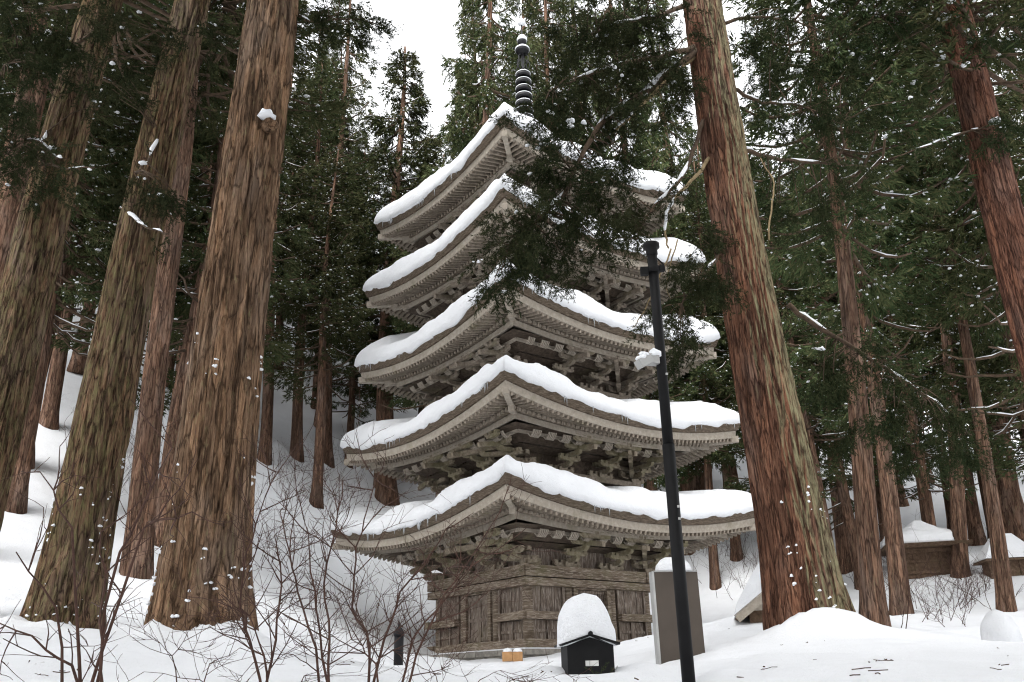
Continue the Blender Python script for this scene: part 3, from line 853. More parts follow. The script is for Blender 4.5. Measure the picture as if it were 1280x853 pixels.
# the wood further up the slopes
cnt = 0; tries = 0
while cnt < 82 and tries < 4000:
    tries += 1
    az = R.uniform(-.72, .72); d = R.uniform(30, 88) if abs(az) > .3 else R.uniform(48, 92)
    x, y = d * math.sin(az), d * math.cos(az)
    if math.hypot(x - PAG[0], y - PAG[1]) < 13: continue
    if -13 < x < 3 and y < 44: continue
    if x > 5 and y < 36 and az < .5: continue
    if any(math.hypot(x - a, y - b) < 2.6 for a, b in placed): continue
    z = g(x, y)
    az = math.degrees(math.atan2(x, y)); hs = R.uniform(.8, 1.1)
    if -9.2 < az < -4.2:
        hs = min(hs, (y * math.tan(math.radians(34)) + CZ - z) / HT)
        if hs < .3: continue
    placed.append((x, y)); cnt += 1
    side = 'on the slope beyond the tan trunk' if az < -8 else ('behind the pagoda roofs' if az < 9 else 'beyond the small shrine')
    cedar(x, y, R.uniform(.3, .5), hs, R.choice((0, 1, 2, 4, 5)) if d < 50 else R.randrange(7), 'snow flecked cedar deep in the wood ' + side, 'cedars deep in the wood ' + side)

for x, y, k in [(-9, -4, 0), (-16, 4, 2), (-13, -12, 1), (-3, -10, 2), (5, -7, 0), (12, -12, 1), (11, 1, 2), (19, 7, 0), (-22, 10, 1), (0, -20, 5), (-20, -10, 0), (20, -6, 2), (-5, 1.5, 0), (5.5, 2, 2), (0.5, -4.5, 1), (-8.5, 5.5, 2), (9.5, 7, 0)]:  # unseen cedars added beside and behind the camera to shade the foreground snow
    cedar(x, y, .55, 1.05, k, 'unseen cedar of the grove around the camera, added to shade the snow', 'unseen cedars added for shade')
# ---------------------------------------------------------------- the great near cedars
def big_trunk(name_mat, base, topdir, r0, r1, H, seed, flare=.4, amp=.05, nth=150, vis=16, parent=None, twist=0):
    """base: world Vector; topdir: Vector per metre of height"""
    hs = list(np.arange(-.6, vis, .13)) + list(np.arange(vis, H, .8))
    V = []
    for h in hs:
        hh = max(h, 0)
        Rr = r0 + (r1 - r0) * min(1, hh / vis)
        if h > vis: Rr = r1 * (1 - .85 * (h - vis) / (H - vis))
        c = Vector((topdir.x * hh + .06 * math.sin(hh * .35 + seed), topdir.y * hh, h))
        for k in range(nth):
            th = 2 * PI * k / nth; tt = th + twist * hh
            ct, stn = math.cos(tt), math.sin(tt)
            fl = flare * math.exp(-hh / .75) * (1 + .9 * nz(ct * 1.7 + seed, stn * 1.7, hh * .25)) + .12 * math.exp(-hh / 3)
            lob = .1 * nz(ct * 1.3 + seed, stn * 1.3, hh * .12 + 5)
            f1 = nz(ct * r0 * 8 + seed, stn * r0 * 8, hh * .55); f2 = nz(ct * r0 * 20, stn * r0 * 20 + seed, hh * 1.4)
            fis = -amp * (1 - min(1, abs(f1) * 4.5)) * (.6 + .6 * nz(ct * 2, stn * 2, hh * .4 + seed)) + amp * .35 * f2
            rad = Rr * (1 + fl + lob) + fis
            V.append((c.x + rad * math.cos(th), c.y + rad * math.sin(th), c.z))
    n = len(hs); idx = np.arange(n * nth).reshape(n, nth); i2 = np.roll(idx, -1, 1)
    Fa = np.stack([idx[:-1], i2[:-1], i2[1:], idx[1:]], -1).reshape(-1, 4)
    V = np.array(V)
    return to_obj('trunk', V, Fa, name_mat, parent, True), V

def spray_protos(n, seed, leaves=70):
    out = []
    for i in range(n):
        rng = np.random.default_rng(seed + i); P, D, sz = [], [], []
        ax = np.array([0, 0, 1.]); cur = rng.normal(size=3) * .2
        for q in range(8):
            s = q / 7; p = ax * s + cur * s * s
            for _ in range(1 if q < 2 else 2):
                d = unit(ax * .9 + rng.normal(size=3) * .55); P.append(p); D.append(d); sz.append(rng.uniform(.28, .5) * (1.1 - .4 * s))
        V, Fa = blades(np.array(P), np.array(D), np.array(sz), 13, rng, .1, .5, 0, .42)
        out.append(V)
    return out
PROTO = spray_protos(8, 900)
def sprays(P, D, size, rng):
    D = unit(np.asarray(D)); out = []
    for p, d, s in zip(P, D, size):
        V = PROTO[rng.integers(len(PROTO))]
        x = unit(np.cross(d, rng.normal(size=3))); y = np.cross(d, x)
        out.append(V @ np.stack([x, y, d]) * s + p)
    V = np.concatenate(out)
    return V, np.arange(len(V)).reshape(-1, 4)

class Bough:
    """a limb with hanging sprays, all in world coordinates relative to its tree"""
    def __init__(s, origin, seed):
        s.o = np.array(origin); s.rng = np.random.default_rng(seed); s.rr = random.Random(seed)
        s.limb = MB(); s.P, s.D, s.S = [], [], []; s.sp, s.ss = [], []; s.strip = MB()
    def path(s, pts, r0, r1, mat=0, snow=0):
        pts = [Vector(p) - Vector(s.o) for p in pts]
        # smooth
        q = []
        for a, b in zip(pts, pts[1:]):
            for k in range(4):
                q.append(a.lerp(b, k / 4))
        q.append(pts[-1])
        for _ in range(2): q = [q[0]] + [(q[i - 1] + q[i] * 2 + q[i + 1]) / 4 for i in range(1, len(q) - 1)] + [q[-1]]
        q = [p + Vector((s.rr.gauss(0, .015), s.rr.gauss(0, .015), s.rr.gauss(0, .015))) for p in q]
        n = len(q); rad = [r0 + (r1 - r0) * i / (n - 1) for i in range(n)]
        s.limb.tube(q, rad, 7, mat)
        if snow:
            i = 0
            while i < n - 3:
                if s.rr.random() < snow:
                    k = min(n - 1, i + s.rr.randint(3, 6)); seg = q[i:k]; rs = [rad[j] for j in range(i, k)]
                    w = [r * .75 + .012 + .012 * s.rr.random() for r in rs]; w[0] *= .3; w[-1] *= .3
                    s.strip.tube([p + Vector((0, 0, r * .75 + .01)) for p, r in zip(seg, rs)], w, 7)
                    i = k
                else: i += 2
        return [p + Vector(s.o) for p in q]
    def spray(s, pos, d, size, snow=.06):
        s.P.append(np.array(pos) - s.o); s.D.append(np.array(d)); s.S.append(size)
        if s.rr.random() < snow:
            s.sp.append(np.array(pos) - s.o + np.array(d) * size * s.rr.uniform(.1, .5) + np.array((0, 0, .015))); s.ss.append(s.rr.uniform(.014, .05) * (1 if s.rr.random() < .85 else 1.8))
    def cluster(s, c, rad, n, anchor=None, size=.5, droop=.8, snow=.05, out=None):
        c = Vector(c); rr = s.rr
        while n > 0:      # hanging tufts with gaps between them
            m = rr.randint(7, 13); n -= m
            o = Vector((rr.gauss(0, .55), rr.gauss(0, .55), rr.gauss(0, .46))) * rad; t = c + o
            td = Vector((o.x * .5 / rad + rr.gauss(0, .35), o.y * .5 / rad + rr.gauss(0, .35), -droop + rr.gauss(0, .3))).normalized()
            if anchor is not None:
                a = min(anchor, key=lambda q: (q - t).length)
                if (a - t).length < 1.6:
                    md = (a + t) / 2 + Vector((0, 0, .12 * (a - t).length))
                    s.limb.tube([a - Vector(s.o), md - Vector(s.o), t - Vector(s.o)], [.018, .012, .007], 4)
            for k in range(m):
                p = t + td * rr.uniform(-.1, .45) + Vector((rr.gauss(0, .07), rr.gauss(0, .07), rr.gauss(0, .06)))
                d = (td + Vector((rr.gauss(0, .38), rr.gauss(0, .38), rr.gauss(0, .3)))).normalized()
                s.spray(p, d, size * rr.uniform(.55, 1.1), snow)
    def along(s, path, n, size=.45, droop=.6, jit=.25, snow=.06, t0=.2):
        rr = s.rr
        for _ in range(n):
            t = t0 + (1 - t0) * rr.random(); k = t * (len(path) - 1); i = min(int(k), len(path) - 2); p = path[i].lerp(path[i + 1], k - i)
            dr = (path[i + 1] - path[i]).normalized()
            q = p + Vector((rr.gauss(0, jit), rr.gauss(0, jit), rr.gauss(-.08, jit * .6)))
            d = dr * .5 + Vector((rr.gauss(0, .5), rr.gauss(0, .5), -droop + rr.gauss(0, .3))); d.normalize()
            s.spray(q, d, size * rr.uniform(.6, 1.2), snow)
            if rr.random() < .3: s.limb.tube([p - Vector(s.o), q - Vector(s.o)], [.012, .006], 4)
    def build(s, parent, limbname='branches'):
        if s.limb.v: s.limb.build(limbname, [M['limb'], M['pale_limb']], parent)
        if s.P:
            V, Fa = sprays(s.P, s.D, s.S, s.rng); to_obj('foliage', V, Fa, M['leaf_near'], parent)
        if s.sp:
            V, Fa = blobs(np.array(s.sp), s.ss, s.rng); to_obj('snow_clumps', V, Fa, M['lsnow'], parent, True)
        if s.strip.v: s.strip.build('branch_snow_trim', M['lsnow'], parent)

def trunk_snow(V, nth, tree, n, hmax, seed, szmax=.04, facing=(0, -1)):
    """snow caught in the fissures of the bark, in small upright patches"""
    rng = np.random.default_rng(seed); P, sz = [], []
    for _ in range(n):
        h = hmax * rng.random() ** 1.8
        rows = np.where(np.abs(V[:, 2] - h) < .08)[0]
        row = V[rows]; c = row.mean(0)
        d = unit((row - c)[:, :2]); ok = rows[d @ np.array(facing) > -.1]
        k = rng.choice(ok) % nth; m = int(rng.integers(1, 7)); h0 = h
        for _q in range(m):
            rr_ = np.where(np.abs(V[:, 2] - h0) < .07)[0]; rr_ = rr_[rr_ % nth == k]
            if len(rr_): P.append(V[rr_[0]] + rng.normal(size=3) * .012); sz.append(rng.uniform(.3, 1) * szmax)
            h0 += rng.uniform(.02, .07); k = (k + int(rng.integers(-1, 2))) % nth
    Vb, Fb = blobs(np.array(P), np.array(sz), rng, 1.1)
    to_obj('snow_specks', Vb, Fb, M['lsnow'], tree, True)

def near_tree(name, mat, foot, Y, top, wpx, H, seed, label, flare, amp, crown=None, r_top=.62, vis=16):
    p = U(*foot, Y); q = U(*top, Y)
    root = empty('cedar_tree', (p.x, p.y, p.z), 0, label, 'tree', 'great cedars close to the camera')
    r0 = wpx / F * depth(p) / 2
    td = Vector(((q.x - p.x) / (q.z - p.z), 0, 1))
    tr, V = big_trunk(mat, p, td, r0, r0 * r_top, H, seed, flare, amp, parent=root, vis=vis)
    if crown is not None:
        k = KINDS[crown]
        for nme, key in (('crown', 'crown'), ('snow_clumps', 'snow'), ('upper_branches', 'branches')):
            c = link(nme, k[key], root); z0 = 14.0
            c.location = (td.x * z0, 0, z0 - 3); c.scale = (1.25, 1.25, .72)
            c.rotation_euler = (0, math.atan(td.x), seed)
    return root, V, p

t3, V3, p3 = near_tree('t3', M['bark_tan'], (247, 792), 14.5, (338, 0), 104, 36, 3, 'thick tan cedar trunk with a snow topped burl, left of the pagoda', .28, 0.07500000000000001, 2, .72)
trunk_snow(V3, 150, t3, 34, 5, 31, .034)
t2, V2, p2 = near_tree('t2', M['bark_moss'], (73, 786), 16, (240, 0), 78, 36, 8, 'mossy brown cedar trunk leaning right, between the tan trunk and the photo edge trunk', .3, 0.07, 0, .66)
trunk_snow(V2, 150, t2, 38, 3, 32, .028)
t1, V1, p1 = near_tree('t1', M['bark_moss'], (-82, 790), 17.5, (130, 0), 78, 36, 13, 'leftmost mossy cedar trunk running out of the photo', .15, 0.07, 1, .72)
t4, V4, p4 = near_tree('t4', M['bark_two'], (1008, 776), 16, (874, 0), 86, 36, 21, 'big cedar with red bark on one flank and green lichen on the other', .2, 0.07, None, .68)
trunk_snow(V4, 150, t4, 18, 2.4, 33, .03, (.7, -.7))
t5, V5, p5 = near_tree('t5', M['bark_red'], (1400, 800), 20, (1184, 0), 62, 36, 27, 'smooth red cedar trunk leaning in from the upper right', .25, .035, 3, .8, 20)
t6, V6, p6 = near_tree('t6', M['bark_far'], (169, 716), 27, (212, 320), 31, 33, 34, 'slimmer reddish cedar standing behind between the mossy and tan trunks', .15, .03, 0, .85, 20)
t0, V0, p0 = near_tree('t0', M['bark_far'], (-60, 640), 24, (62, 0), 46, 34, 39, 'dark cedar behind the leftmost mossy trunk, only its upper trunk in the photo', .2, .03, 3, .8, 20)

# burl with snow on the tan trunk
def burl(tree, org, u, v, Y, r):
    c = U(u, v, Y) - org; mb = MB()
    V = ICOV.copy(); V = V * (1 + .16 * np.sin(V * 5 + 1).sum(1, keepdims=True) * .5)
    bo_ = to_obj('burl', V * r + np.array(c), ICOF, M['bark_tan'], tree, True)
    Vb, Fb = blobs(np.array([np.array(c) + (0, -.12, r * .75)]), [r * .85], np.random.default_rng(5)); to_obj('burl_snow', Vb, Fb, M['lsnow'], bo_, True)
burl(t3, p3, 337, 157, 14.05, .17)

# boughs of the big two-coloured cedar, hanging before the pagoda
bo = Bough(p4, 51)
Y4 = 15.6
def W(l, Y): return [U(u, v, Y + dy) for u, v, dy in [(a + (0,))[:3] if len(a) == 2 else a for a in l]]
A1 = bo.path(W([(872, 62, .2), (828, 98, -.3), (790, 128, -.8), (752, 150, -1.2), (725, 196, -1.5), (707, 240, -1.7), (676, 272, -1.8), (640, 308, -2)], Y4), .085, .02, 0, .25)
A2 = bo.path(W([(868, 60, .2), (830, 70, -.5), (780, 78, -1), (730, 96, -1.4), (692, 112, -1.8)], Y4), .07, .018, 0, .35)
A3 = bo.path(W([(866, 72, .2), (842, 92, -.2), (815, 118, -.5), (786, 148, -.8), (764, 168, -1)], Y4), .06, .03, 1, .2)
A4 = bo.path(W([(890, 195, .2), (872, 220, -.2), (843, 247, -.4), (830, 288, -.6), (836, 312, -.7)], Y4), .045, .018, 1, .3)
A5 = bo.path(W([(880, 150, .2), (862, 205, -.2), (838, 240, -.5), (812, 262, -.8), (795, 300, -.9)], Y4), .05, .018, 0, .2)
A6 = bo.path(W([(858, 6, .2), (820, 22, -.6), (770, 30, -1), (722, 52, -1.5)], Y4), .06, .015, 0, .3)
A7 = bo.path(W([(905, 290, .2), (895, 330, -.3), (868, 350, -.6), (852, 380, -.9)], Y4), .045, .015, 0, .2)
A8 = bo.path(W([(838, 312, -.7), (815, 372, -.75), (800, 398, -.8), (792, 410, -.8)], Y4), .018, .008, 1, .0)
A9 = bo.path(W([(846, 300, -.6), (833, 345, -.6), (836, 372, -.7)], Y4), .016, .006, 1)
for pth, n in ((A1, 120), (A2, 120), (A5, 40), (A6, 120), (A7, 30)): bo.along(pth, n, .44, .7, .24, .02)
for u, v, r, n, dy in [(700, 150, 42, 34, -1.8), (745, 115, 45, 36, -1.2), (800, 60, 60, 46, -.6), (735, 30, 48, 36, -1.4), (790, 10, 60, 30, -.8), (790, 180, 30, 16, -.6), (762, 205, 32, 26, -1), (715, 215, 34, 30, -1.6),
                       (690, 255, 34, 32, -1.8), (655, 270, 26, 22, -1.9), (640, 315, 22, 20, -2), (622, 345, 16, 9, -2.1), (690, 300, 32, 24, -1.8), (730, 290, 30, 24, -1.5), (745, 308, 14, 10, -1.5), (668, 320, 18, 10, -1.9), (765, 262, 26, 18, -1.1), (780, 250, 20, 9, -.9),
                       (855, 345, 26, 18, -.8), (845, 400, 22, 22, -.9), (852, 428, 15, 12, -.9), (880, 285, 26, 10, -.4), (690, 195, 26, 18, -1.7), (835, 110, 36, 14, -.4), (880, 360, 24, 14, -.5)]:
    c = U(u, v, Y4 + dy); bo.cluster(c, r / F * depth(c) * .95, int(n * (3.6 if v < 170 else 2.4)), A1 + A2 + A5 + A6 + A7, .46, .75, .02)
for u, v, s, dy in [(720, 153, .14, -1.9), (597, 326, .06, -2.1), (703, 278, .07, -1.8), (672, 182, .1, -1.8), (752, 224, .09, -1.3), (683, 128, .08, -1.8), (770, 92, .12, -1.1)]:
    c = U(u, v, Y4 + dy - .45); 
    for _ in range(4): bo.sp.append(np.array(c - p4) + bo.rng.normal(size=3) * s * (.8, .5, .2)); bo.ss.append(s * bo.rr.uniform(.2, .5))
bo.build(t4)
# its boughs on the other flank
bo = Bough(p4, 52)
B1 = bo.path(W([(925, 185, 0), (950, 195, .3), (985, 200, .8), (1040, 205, 1.2), (1085, 208, 1.6)], 16.3), .06, .02, 0, .75)
B2 = bo.path(W([(985, 380, 0), (1010, 402, .3), (1060, 430, .8), (1120, 470, 1.2), (1170, 505, 1.6), (1215, 545, 2)], 16.5), .06, .02, 0, .45)
B3 = bo.path(W([(900, 30, 0), (940, 20, .4), (985, 25, .8), (1030, 40, 1.2)], 16.3), .05, .015, 0, .3)
B4 = bo.path(W([(960, 300, 0), (965, 250, .1), (968, 225, .2), (950, 200, .2)], 16), .022, .012, 1, .1)
B5 = bo.path(W([(912, 110, 0), (950, 130, .4), (1000, 130, .8), (1050, 155, 1.4)], 16.3), .05, .015, 0, .2)
for pth, n in ((B1, 30), (B2, 90), (B3, 70), (B5, 60)): bo.along(pth, n, .45, .7, .28, .04)
for u, v, r, n in [(1090, 490, 48, 50), (1150, 535, 46, 50), (1050, 460, 36, 34), (1190, 560, 34, 24), (960, 90, 50, 40), (1000, 150, 46, 36), (990, 50, 55, 40), (1060, 120, 50, 30), (980, 280, 30, 16), (1020, 240, 50, 30)]:
    c = U(u, v, 17.5); bo.cluster(c, r / F * depth(c), int(n * 2), B2 if v > 400 else B3 + B5 + B1, .5, .6, .03)
bo.build(t4)

# boughs across the left trunks
bo = Bough(p1, 53)
C1 = bo.path(W([(60, 165, 0), (40, 195, -.6), (75, 212, -1.2), (118, 210, -1.6)], 17), .04, .015, 0, .3)
C2 = bo.path(W([(130, 30, 0), (90, 60, -.6), (40, 60, -1), (5, 80, -1.3)], 17), .05, .015, 0, .2)
C3 = bo.path(W([(70, 200, 0), (40, 170, -.6), (10, 190, -1)], 17), .05, .015, 0, .2)
for pth, n in ((C1, 22), (C2, 60), (C3, 40)): bo.along(pth, n, .45, .7, .25, .05)
for u, v, r, n in [(45, 45, 46, 44), (95, 85, 34, 30), (20, 130, 36, 34), (110, 25, 40, 30), (60, 190, 22, 14), (12, 215, 30, 24), (25, 20, 40, 30)]:
    c = U(u, v, 15.8); bo.cluster(c, r / F * depth(c), int(n * 3), C1 + C2 + C3, .45, .7, .05)
bo.build(t1)
bo = Bough(p2, 54)
C4 = bo.path(W([(200, 170, 0), (180, 205, -.5), (170, 215, -.8)], 15.7), .035, .015, 0, .4)
C5 = bo.path(W([(150, 260, .2), (185, 285, -.7), (210, 292, -.9)], 15.7), .03, .01, 0, .6)
C6 = bo.path(W([(215, 60, .3), (240, 110, .6), (255, 150, .8)], 15.8), .035, .012, 0, .4)
for pth, n in ((C4, 10), (C5, 4), (C6, 26)): bo.along(pth, n, .4, .7, .2, .1)
for u, v, r, n in [(150, 105, 20, 12), (205, 235, 26, 22), (140, 60, 26, 14), (180, 22, 30, 18), (255, 60, 26, 20)]:
    c = U(u, v, 15); bo.cluster(c, r / F * depth(c), n * 3, C4 + C5 + C6, .4, .7, .08)
for u, v, s in [(178, 204, .1), (75, 196, .07), (112, 212, .06)]:
    bo.sp.append(np.array(U(u, v, 14.8) - p2)); bo.ss.append(s * .7)
bo.build(t2)
bo = Bough(p3, 55)
C7 = bo.path(W([(372, 20, 0), (395, 30, .2), (430, 22, .5), (470, 28, .8)], 14.6), .035, .012, 0, .3)
bo.along(C7, 40, .42, .7, .22, .06)
for u, v, r, n in [(430, 18, 40, 26), (390, 12, 26, 14), (470, 12, 26, 12)]:
    c = U(u, v, 14.8); bo.cluster(c, r / F * depth(c), n * 2, C7, .42, .7, .04)
bo.build(t3)
bo = Bough(p5, 56)
D1 = bo.path(W([(1225, 160, 0), (1205, 165, -.5), (1180, 175, -.8), (1110, 200, -1)], 19.8), .035, .012, 0, .6)
D2 = bo.path(W([(1190, 20, 0), (1140, 10, -.5), (1090, 25, -.8), (1040, 60, -1)], 19.8), .06, .015, 0, .3)
D3 = bo.path(W([(1215, 60, 0), (1250, 30, .4), (1285, 40, .8)], 20), .05, .02, 0, .3)
bo.along(D1, 14, .4, .7, .15, .15); bo.along(D2, 80, .5, .7, .3, .04); bo.along(D3, 40, .5, .7, .3, .04)
for u, v, r, n in [(1238, 165, 14, 22), (1100, 30, 44, 34), (1060, 70, 40, 26), (1130, 10, 40, 20), (1255, 30, 40, 26)]:
    c = U(u, v, 19.3); bo.cluster(c, r / F * depth(c), n * 3, D1 + D2 + D3, .45, .6, .05)
for u, v, s in [(1243, 153, .22), (1180, 174, .16), (1205, 82, .12)]:
    bo.sp.append(np.array(U(u, v, 19.2) - p5)); bo.ss.append(s * .7)
bo.build(t5)

# ---------------------------------------------------------------- bare shrubs
def shrub_tree(mb, rr, p, d, L, r, lev, mx=None, twist=.5):
    n = 4; pts = [p]; q = p.copy(); dd = d.copy()
    for k in range(n):
        dd = (dd + Vector((rr.gauss(0, .13), rr.gauss(0, .13), rr.gauss(.04, .1)))).normalized(); q = q + dd * (L / n); pts.append(q.copy())
    mb.tube(pts, [r * (1 - .5 * k / n) for k in range(n + 1)], 5 if lev > 1 else 4, 0, True, False)
    if lev <= 0: return
    nb = rr.randint(2, 4) if lev > 1 else rr.randint(2, 3)
    for j in range(nb):
        k = rr.randint(1, n); s = pts[k]
        o = dd.orthogonal(); o.rotate(Matrix.Rotation(rr.uniform(0, 6.28), 3, dd))
        nd_ = (dd * rr.uniform(.6, 1) + o * rr.uniform(.35, .9)).normalized()
        shrub_tree(mb, rr, s, nd_, L * rr.uniform(.5, .8), max(.0022, r * .5), lev - 1)

def shrub(stems, Y, label, seed, r=.014, lev=3, group='bare shrubs in the foreground'):
    rr = random.Random(seed); base = U(stems[0][0][0], stems[0][0][1], Y); base.z = g(base.x, base.y)
    root = empty('bare_shrub', base, 0, label, 'shrub', group)
    for st in stems:
        mb = MB(); pts = [U(u, v, Y + rr.uniform(-.3, .3) * (k > 0)) for k, (u, v) in enumerate(st)]
        f = pts[0]; gz = g(f.x, f.y)
        pts[0] = Vector((f.x, f.y, min(f.z, gz) - .05))
        q = []
        for a, b in zip(pts, pts[1:]):
            for k in range(3): q.append(a.lerp(b, k / 3) + Vector((rr.gauss(0, .012), rr.gauss(0, .012), rr.gauss(0, .012))) * (k > 0))
        q.append(pts[-1]); q = [p - base for p in q]; n = len(q)
        mb.tube(q, [r * .85 * (1 - .7 * k / (n - 1)) for k in range(n)], 6)
        for k in range(2, n):
            for _ in range(rr.choice((0, 1, 1, 2))):
                dd = (q[k] - q[k - 1]).normalized(); o = dd.orthogonal(); o.rotate(Matrix.Rotation(rr.uniform(0, 6.28), 3, dd))
                nd_ = (dd * rr.uniform(.5, .9) + o * rr.uniform(.5, .9)).normalized()
                shrub_tree(mb, rr, q[k], nd_, rr.uniform(.25, .55), r * .38, lev - 1)
        mb.build('stem', M['shrub'], root)
    return root
shrub([[(330, 870), (312, 800), (300, 760), (308, 690), (325, 640), (345, 590)], [(340, 872), (330, 820), (312, 770)], [(326, 868), (345, 800), (352, 730), (345, 690)]], 7.4, 'bare shrub with stems rising from the foot of the tan trunk', 61, .016)
shrub([[(402, 872), (395, 810), (372, 740), (362, 690), (350, 640)], [(408, 872), (412, 800), (405, 730), (420, 660), (428, 600)], [(415, 872), (400, 790), (388, 715), (380, 650)]], 7.0, 'tall many stemmed bare shrub in front of the lowest left roof tip', 62, .014)
shrub([[(458, 872), (462, 810), (440, 760), (445, 700), (455, 650), (470, 600)], [(465, 872), (480, 800), (500, 740), (540, 690), (570, 650)]], 7.2, 'bare shrub with curving stems beside the dark pointed post', 63, .015)
shrub([[(505, 872), (520, 820), (548, 760), (580, 710), (625, 640)], [(495, 872), (515, 800), (560, 745), (600, 690)], [(480, 872), (470, 830), (440, 800)]], 6.8, 'bare shrub leaning across the pagoda wall', 64, .013)
shrub([[(132, 880), (128, 800), (130, 740), (126, 665)], [(130, 760), (150, 690), (190, 610), (215, 560)], [(128, 745), (90, 660), (50, 590)], [(130, 690), (180, 660), (240, 640)]], 6.6, 'dark sapling with few side shoots in the snow before the mossy trunk', 65, .017, 2)
shrub([[(128, 872), (90, 832), (40, 795), (-10, 775)], [(100, 838), (70, 760), (20, 690)]], 6.5, 'low arching bare branch reaching to the photo edge', 66, .016, 2)
shrub([[(245, 872), (262, 830), (300, 810)], [(225, 872), (215, 820), (235, 790)]], 7.5, 'small bare twiggy shrub before the tan trunk', 67, .008, 3)
shrub([[(575, 875), (600, 850), (625, 838)], [(560, 875), (545, 845), (520, 830)], [(600, 875), (640, 850), (660, 845)]], 7.2, 'low twigs poking from the snow below the pagoda', 68, .006, 3)
shrub([[(300, 875), (250, 850), (180, 840)], [(350, 875), (380, 845), (450, 840)]], 7.1, 'low sprawling twigs at the lower edge of the photo', 69, .006, 3)

# undergrowth on the slopes: bare brush nobody could count
def brush(spots, seed, mat=None):
    rr = random.Random(seed); mb = MB()
    for u, v, n, hgt in spots:
        for _ in range(n):
            p = hit(u + rr.gauss(0, 28), v + rr.gauss(0, 14), 18)
            if p is None or p.y > 70: continue
            if math.hypot(p.x - PAG[0], p.y - PAG[1]) < 5.5: continue
            d = Vector((rr.gauss(0, .45), rr.gauss(0, .45), 1)).normalized()
            shrub_tree(mb, rr, p - Vector((0, 0, .1)), d, hgt * rr.uniform(.5, 1.2), .013, 2)
    return mb
mb = brush([(330, 640, 12, 1.4), (350, 600, 16, 1.4), (400, 620, 14, 1.4), (440, 620, 14, 1.4), (520, 600, 8, 1.2), (385, 590, 16, 1.5), (120, 560, 12, 1.5), (200, 580, 12, 1.5), (320, 700, 10, 1.2), (140, 620, 10, 1.2),
            (910, 700, 26, 1.6), (930, 670, 24, 1.6), (900, 730, 18, 1.5), (1060, 740, 10, 1.4), (1110, 720, 14, 1.4), (1160, 745, 26, 1.3), (1210, 750, 24, 1.3), (1250, 730, 18, 1.4), (1170, 770, 12, 1.0), (1100, 690, 14, 1.4), (1000, 720, 8, 1.4)], 71)
tag(mb.build('undergrowth', M['shrub']), 'tangle of bare brush standing out of the snow slopes', 'undergrowth', kind='stuff')

# fallen needles and twigs on the snow
mb = MB(); rr = random.Random(72)
for c in range(38):
    u, v = (rr.uniform(600, 1280), rr.uniform(790, 853)) if c % 3 else (rr.uniform(0, 560), rr.uniform(800, 853))
    for _ in range(rr.choice((1, 1, 1, 2, 3))):
        p = hit(u + rr.gauss(0, 9), v + rr.gauss(0, 3), 6)
        if p is None or p.y > 30: continue
        L = rr.choice((.015, .02, .025, .03, .04, .07)) * rr.uniform(.7, 1.3); a = rr.uniform(0, 6.28); pts = [p + Vector((0, 0, .05))]
        for k in range(rr.randint(1, 3)):
            a += rr.gauss(0, .4); pts.append(pts[-1] + Vector((math.cos(a) * L, math.sin(a) * L, rr.gauss(0, .006))))
        mb.tube(pts, [rr.uniform(.003, .007)] * len(pts), 4)
tag(mb.build('fallen_twigs', M['litter']), 'brown needles and twig bits scattered on the snow', 'litter', kind='stuff')

# ---------------------------------------------------------------- street furniture
def snow_dome(prof_fn, n=32, rows=14, seed=0, amp=.05):
    V = []
    for j in range(rows + 1):
        t = j / rows
        for k in range(n):
            a = 2 * PI * k / n; x, y, z = prof_fn(t, a)
            w = amp * fbm(x * 3 + seed, y * 3, z * 3, 3) * min(1, 6 * t)
            rr_ = math.hypot(x, y) + 1e-6
            V.append((x * (1 + w / max(rr_, .15)), y * (1 + w / max(rr_, .15)), z + w * .5))
    mb = MB(); mb.add(V, [(j * n + k, j * n + (k + 1) % n, (j + 1) * n + (k + 1) % n, (j + 1) * n + k) for j in range(rows) for k in range(n)] + [tuple(range(rows * n, rows * n + n)), tuple(reversed(range(n)))], 0, True)
    return mb

# black gabled box with a tall dome of snow
p = U(735, 845, 11); mpx = depth(p) / F
bxr = empty('gabled_box', (p.x, p.y, p.z - .1), math.radians(6), 'small black gabled box with white plate under a tall dome of snow', 'box')
w, dp, h = 58 * mpx, .5, 35 * mpx + .1
mb = MB(); hw = w / 2
vs = []
for y in (-dp / 2, dp / 2): vs += [(-hw, y, 0), (hw, y, 0), (hw, y, h), (0, y, h + .09), (-hw, y, h)]
mb.add(vs, [(0, 1, 2, 3, 4), (9, 8, 7, 6, 5), (0, 5, 6, 1), (1, 6, 7, 2), (4, 9, 5, 0), (2, 7, 8, 3), (3, 8, 9, 4)])
mb.build('cabinet', M['black'], bxr)
mb = MB()
for s in (-1, 1): mb.beam((0, 0, h + .115), (s * (hw + .07), 0, h + .01), dp + .14, .025)
mb.tube([(0, -dp / 2 - .08, h + .13), (0, dp / 2 + .08, h + .13)], .028, 8)
mb.build('lid', M['black'], bxr)
mb = MB(); mb.box((.01, -dp / 2 - .006, h - .2), (.155, .012, .06)); plt = mb.build('plate', M['white'], bxr)
mb = MB(); mb.box((-.02, -dp / 2 - .015, h - .2), (.006, .012, .06)); mb.build('plate_slot', M['signside'], plt)
hd = 53 * mpx
def dome(t, a):
    r = (1 - t ** 2.3) ** .5 * (hw + .095) * (1 + .02 * math.sin(2 * a)); q = max(abs(math.cos(a)), abs(math.sin(a)))
    k = 1 / (q ** .35) * (1 - .0 * t)
    x = r * math.cos(a) * k * .97; y = r * math.sin(a) * k * .8
    z0 = h + .115 - .12 * min(1, abs(x) / hw) * (1 - t)
    return x, y, z0 + t * hd
snow_dome(dome, seed=3, amp=.025).build('snow_dome', M['rsnow'], bxr)
